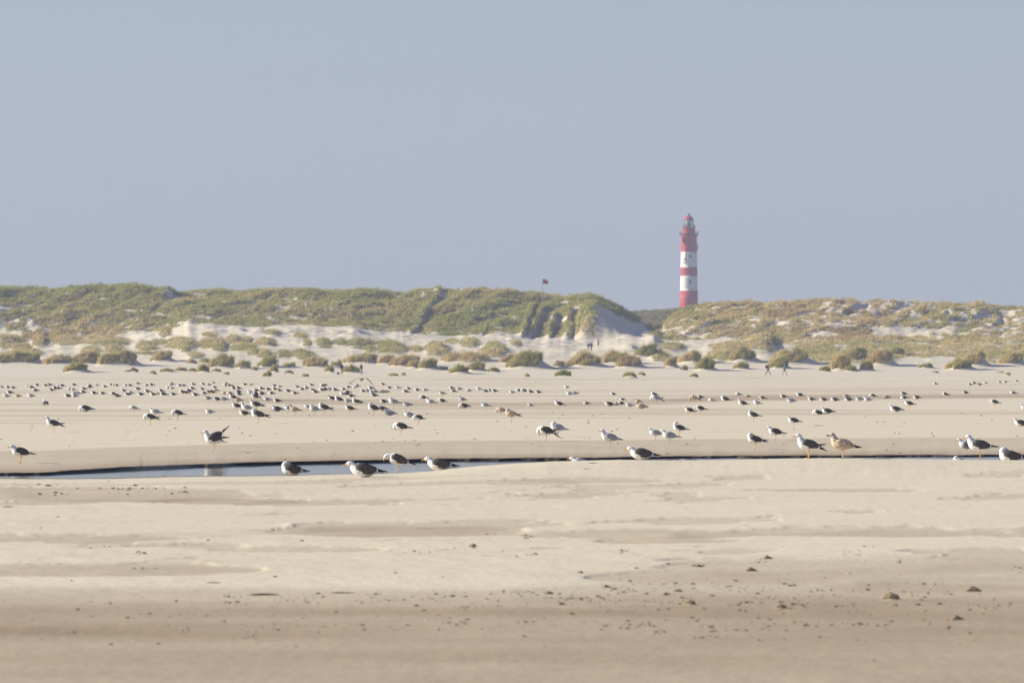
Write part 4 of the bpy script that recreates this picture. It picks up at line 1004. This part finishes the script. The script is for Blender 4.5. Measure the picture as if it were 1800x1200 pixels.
for (px, y0_, y1_) in ((1200.5, 417, 426), (1203.5, 418, 430), (1207.5, 418, 428)):
    dx = (px-1211)*LD/FOC; dy = -math.sqrt(max(3.45**2-dx*dx, .1)); box('aerial_panel', lh, (dx*1.06, dy*1.06, Z((y0_+y1_)/2)), (.45, .35, (y1_-y0_)*.25), M_RED if px > 1205 else M_IRON)
box('aerial_panel', lh, (3.75, 0, Z(434)), (.4, .5, 2.8), M_RED)
box('downpipe', lh, ((1204.5-1211)/4, -3.28, Z(447)), (.12, .12, 6.5), M_RED)

# ---------------------------------------------------------------- flag, post
M_POLE = mat('white_pole', (.75, .75, .75), .5, .3)
def pole(h, r, parent, name='pole'):
    return revolve(name, [(r, -.3), (r*.8, h), (r*1.5, h+.02), (r*1.3, h+r*3), (.01, h+r*4)], M_POLE, parent, 10)
FDp = 1045.
fz = float(ground(np.array([953.8]), np.array([FDp]))[0][0])
fh = (CAMZ-(489.5-HY)*FDp/FOC)-fz
fl_ = empty('flagpole', (world_x(953.8, FDp), FDp, fz)); tag(fl_, 'thin white flagpole with a small red and dark flag on the dune crest', 'flagpole')
pole(fh, .10, fl_)
mF = [mat('flag_pale', (.75, .42, .30), .8), mat('flag_red', (.70, .05, .06), .8), mat('flag_navy', (.03, .04, .09), .8)]
V, Fq, ms = [], [], []
nu, nv = 12, 9
for i in range(nu+1):
    for j in range(nv+1):
        u, v = i/nu, j/nv
        V.append((.1+u*1.15, .16*math.sin(u*7+v)*u, fh-.1-v*1.05*(1-.15*u)-.38*u*u))
for i in range(nu):
    for j in range(nv):
        a = i*(nv+1)+j; Fq.append((a, a+1, a+nv+2, a+nv+1)); ms.append(0 if j < 2 else (1 if j < 7 else 2))
me = bpy.data.meshes.new('flag'); me.from_pydata(V, [], Fq); [me.materials.append(m_) for m_ in mF]; me.polygons.foreach_set('material_index', ms)
fo = link('flag', me, fl_); sm = fo.modifiers.new('thick', 'SOLIDIFY'); sm.thickness = .02
pl, pD = put(489, 643)
hp = 17.5*pD/FOC
po = revolve('marker_post', [(.10, -.3), (.10, hp), (.075, hp+.05), (.01, hp+.07)], M_POLE, None, 10); po.location = pl
tag(po, 'slim white post standing between grass clumps at left', 'post')

# ---------------------------------------------------------------- people
def person(px, y, height, outfit, stride, arms, rz, label, D=None, lean=0., pack=None):
    """skeleton grown with a Skin modifier; walks towards local +x"""
    k = height/1.75
    st = stride
    pts = [(0, 0, .95, .125), (lean*.3, 0, 1.12, .125), (lean*.8, 0, 1.32, .155), (lean, 0, 1.44, .085), (lean+.01, 0, 1.52, .055), (lean+.02, 0, 1.60, .088), (lean+.03, 0, 1.70, .085)]
    E = [(0, 1), (1, 2), (2, 3), (3, 4), (4, 5), (5, 6)]
    for sg in (-1, 1):
        f = st*sg; b = len(pts)
        pts += [(0, .09*sg, .90, .095), (f*.45+.03, .10*sg, .50, .062), (f-.02, .10*sg, .10, .042), (f, .10*sg, .045, .045), (f+.15, .11*sg, .03, .032)]
        E += [(0, b), (b, b+1), (b+1, b+2), (b+2, b+3), (b+3, b+4)]
    for sg in (-1, 1):
        f = -arms*sg; b = len(pts)
        pts += [(lean, .17*sg, 1.40, .062), (lean+f*.4-.02, .24*sg, 1.13, .046), (lean+f+.04, .25*sg, .90, .034), (lean+f+.08, .25*sg, .80, .03)]
        E += [(2, b), (b, b+1), (b+1, b+2), (b+2, b+3)]
    me = bpy.data.meshes.new('p'); me.from_pydata([(a*k, b_*k, c*k) for a, b_, c, _ in pts], E, [])
    ob = bpy.data.objects.new('p', me); COL.objects.link(ob)
    md = ob.modifiers.new('s', 'SKIN'); md.use_smooth_shade = True
    for i, (_, _, _, r_) in enumerate(pts): me.skin_vertices[0].data[i].radius = (r_*k*1.05, r_*k*1.05)
    me.skin_vertices[0].data[0].use_root = True
    ss = ob.modifiers.new('ss', 'SUBSURF'); ss.levels = 2; ss.render_levels = 2
    dg = bpy.context.evaluated_depsgraph_get(); nm = bpy.data.meshes.new_from_object(ob.evaluated_get(dg)); nm.name = 'person'
    bpy.data.objects.remove(ob)
    nm.materials.clear()
    for m_ in (outfit['skin'], outfit['top'], outfit['legs'], outfit['shoe'], outfit['hair']): nm.materials.append(m_)
    sh = outfit.get('short', 0)
    for p in nm.polygons:
        c = p.center/k; z = c.z; m_ = 1
        if z < .085: m_ = 3
        elif z < .93 and abs(c.y) < .19: m_ = 2 if z > sh else 0
        elif z > 1.49: m_ = 4 if (z > 1.70 or c.x < lean) else 0
        elif z < .88: m_ = 0
        p.material_index = m_
    loc, D = put(px, y, D)
    o = bpy.data.objects.new('person', nm); COL.objects.link(o); o.location = loc; o.rotation_euler.z = rz
    tag(o, label, 'person')
    if pack:
        bm = bmesh.new(); bmesh.ops.create_cube(bm, size=1)
        for v in bm.verts: v.co = Vector((v.co.x*.24-.26+lean, v.co.y*.32*(1 if v.co.z < 0 else .85), v.co.z*.55+1.17))*k
        bmesh.ops.bevel(bm, geom=bm.edges[:], offset=.06*k, segments=3, affect='EDGES')
        m2 = bpy.data.meshes.new('backpack'); bm.to_mesh(m2); bm.free(); link('backpack', m2, o, pack)
        tag(o.children[0], 'red-brown backpack')
    return o
c_ = lambda n, r, g, b: mat(n, (r, g, b), .85, .1, (9, (r*1.4, g*1.4, b*1.4)))
SK = mat('skin', (.45, .27, .19), .6, .2)
HB = c_('brown_hair', .06, .035, .02); BLK = c_('black_cloth', .02, .018, .026); KHK = c_('khaki_trousers', .20, .18, .12); REDJ = c_('red_jacket', .17, .025, .04)
PNK = c_('pinkish_trousers', .28, .18, .17); DGR = c_('dark_trousers', .07, .06, .055); TEAL = c_('teal_jacket', .07, .16, .15); NAVY = c_('navy_cloth', .03, .035, .07); SHOE = c_('dark_shoe', .04, .03, .03)
PK = c_('backpack_cloth', .12, .04, .04); GRY = c_('grey_cloth', .22, .22, .25); LBL = c_('pale_trousers', .30, .28, .26)
person(601, 663, 1.55, dict(skin=SK, top=BLK, legs=KHK, shoe=SHOE, hair=HB), .06, .06, R(95), 'person in black top and khaki trousers standing at left beside a dark bag', D=640)
person(635, 660, 1.55, dict(skin=SK, top=REDJ, legs=PNK, shoe=SHOE, hair=HB), .12, .16, R(-60), 'person in a dark red jacket walking right of the green dome', D=640)
person(1350, 659, 1.72, dict(skin=SK, top=BLK, legs=DGR, shoe=SHOE, hair=HB), .33, .12, 0, 'person in black with a backpack striding along the beach at right', pack=PK)
person(1379, 659, 1.70, dict(skin=SK, top=TEAL, legs=NAVY, shoe=SHOE, hair=HB, short=.55), .33, .2, R(5), 'bare-calved person in a teal jacket striding behind the backpacker', lean=.05)
person(1034.5, 612, 1.75, dict(skin=SK, top=BLK, legs=GRY, shoe=SHOE, hair=HB), .08, .1, R(250), 'leftmost of two walkers side by side on the dune path', D=920)
person(1039.5, 609, 1.78, dict(skin=SK, top=NAVY, legs=BLK, shoe=SHOE, hair=HB), .10, .1, R(250), 'navy-clad walker, right of two side by side on the dune path', D=925)
person(1051.5, 600, 1.70, dict(skin=SK, top=GRY, legs=NAVY, shoe=SHOE, hair=HB), .10, .12, R(60), 'lone walker in grey ahead of the pair, higher on the dune path', D=960)
bl, bD = put(594.5, 662, 640.)
bg_ = empty('bag', bl); tag(bg_, 'small dark bag lying on the sand left of the black-topped person', 'bag')
bm = bmesh.new(); bmesh.ops.create_cube(bm, size=1)
for v in bm.verts: v.co = Vector((v.co.x*.42, v.co.y*.24, v.co.z*.26+.13))
bmesh.ops.bevel(bm, geom=bm.edges[:], offset=.06, segments=3, affect='EDGES')
me = bpy.data.meshes.new('bag_body'); bm.to_mesh(me); bm.free(); link('bag_body', me, bg_, BLK)
V, Fq, s_ = loft([(-.12, 0, .24, .012, .012), (-.08, 0, .36, .012, .012), (0, 0, .39, .012, .012), (.08, 0, .36, .012, .012), (.12, 0, .24, .012, .012)], 14, 6)
link('bag_handle', npmesh('bag_handle', V, np.array(Fq)), bg_, BLK)

# ---------------------------------------------------------------- haze: one closed box of even air round everything
bm = bmesh.new(); bmesh.ops.create_cube(bm, size=1)
for v in bm.verts: v.co = Vector((v.co.x*3200, v.co.y*2830+1375, (v.co.z+.5)*72.5-2))
me = bpy.data.meshes.new('haze'); bm.to_mesh(me); bm.free()
MH = bpy.data.materials.new('haze'); MH.use_nodes = True; hn = MH.node_tree; hn.nodes.remove(hn.nodes['Principled BSDF'])
pv = hn.nodes.new('ShaderNodeVolumePrincipled'); pv.inputs['Color'].default_value = (.45, .50, .70, 1); pv.inputs['Density'].default_value = .00021; pv.inputs['Anisotropy'].default_value = .1
hn.links.new(pv.outputs[0], hn.nodes['Material Output'].inputs['Volume'])
tag(link('haze', me, mats=MH), kind='stuff')
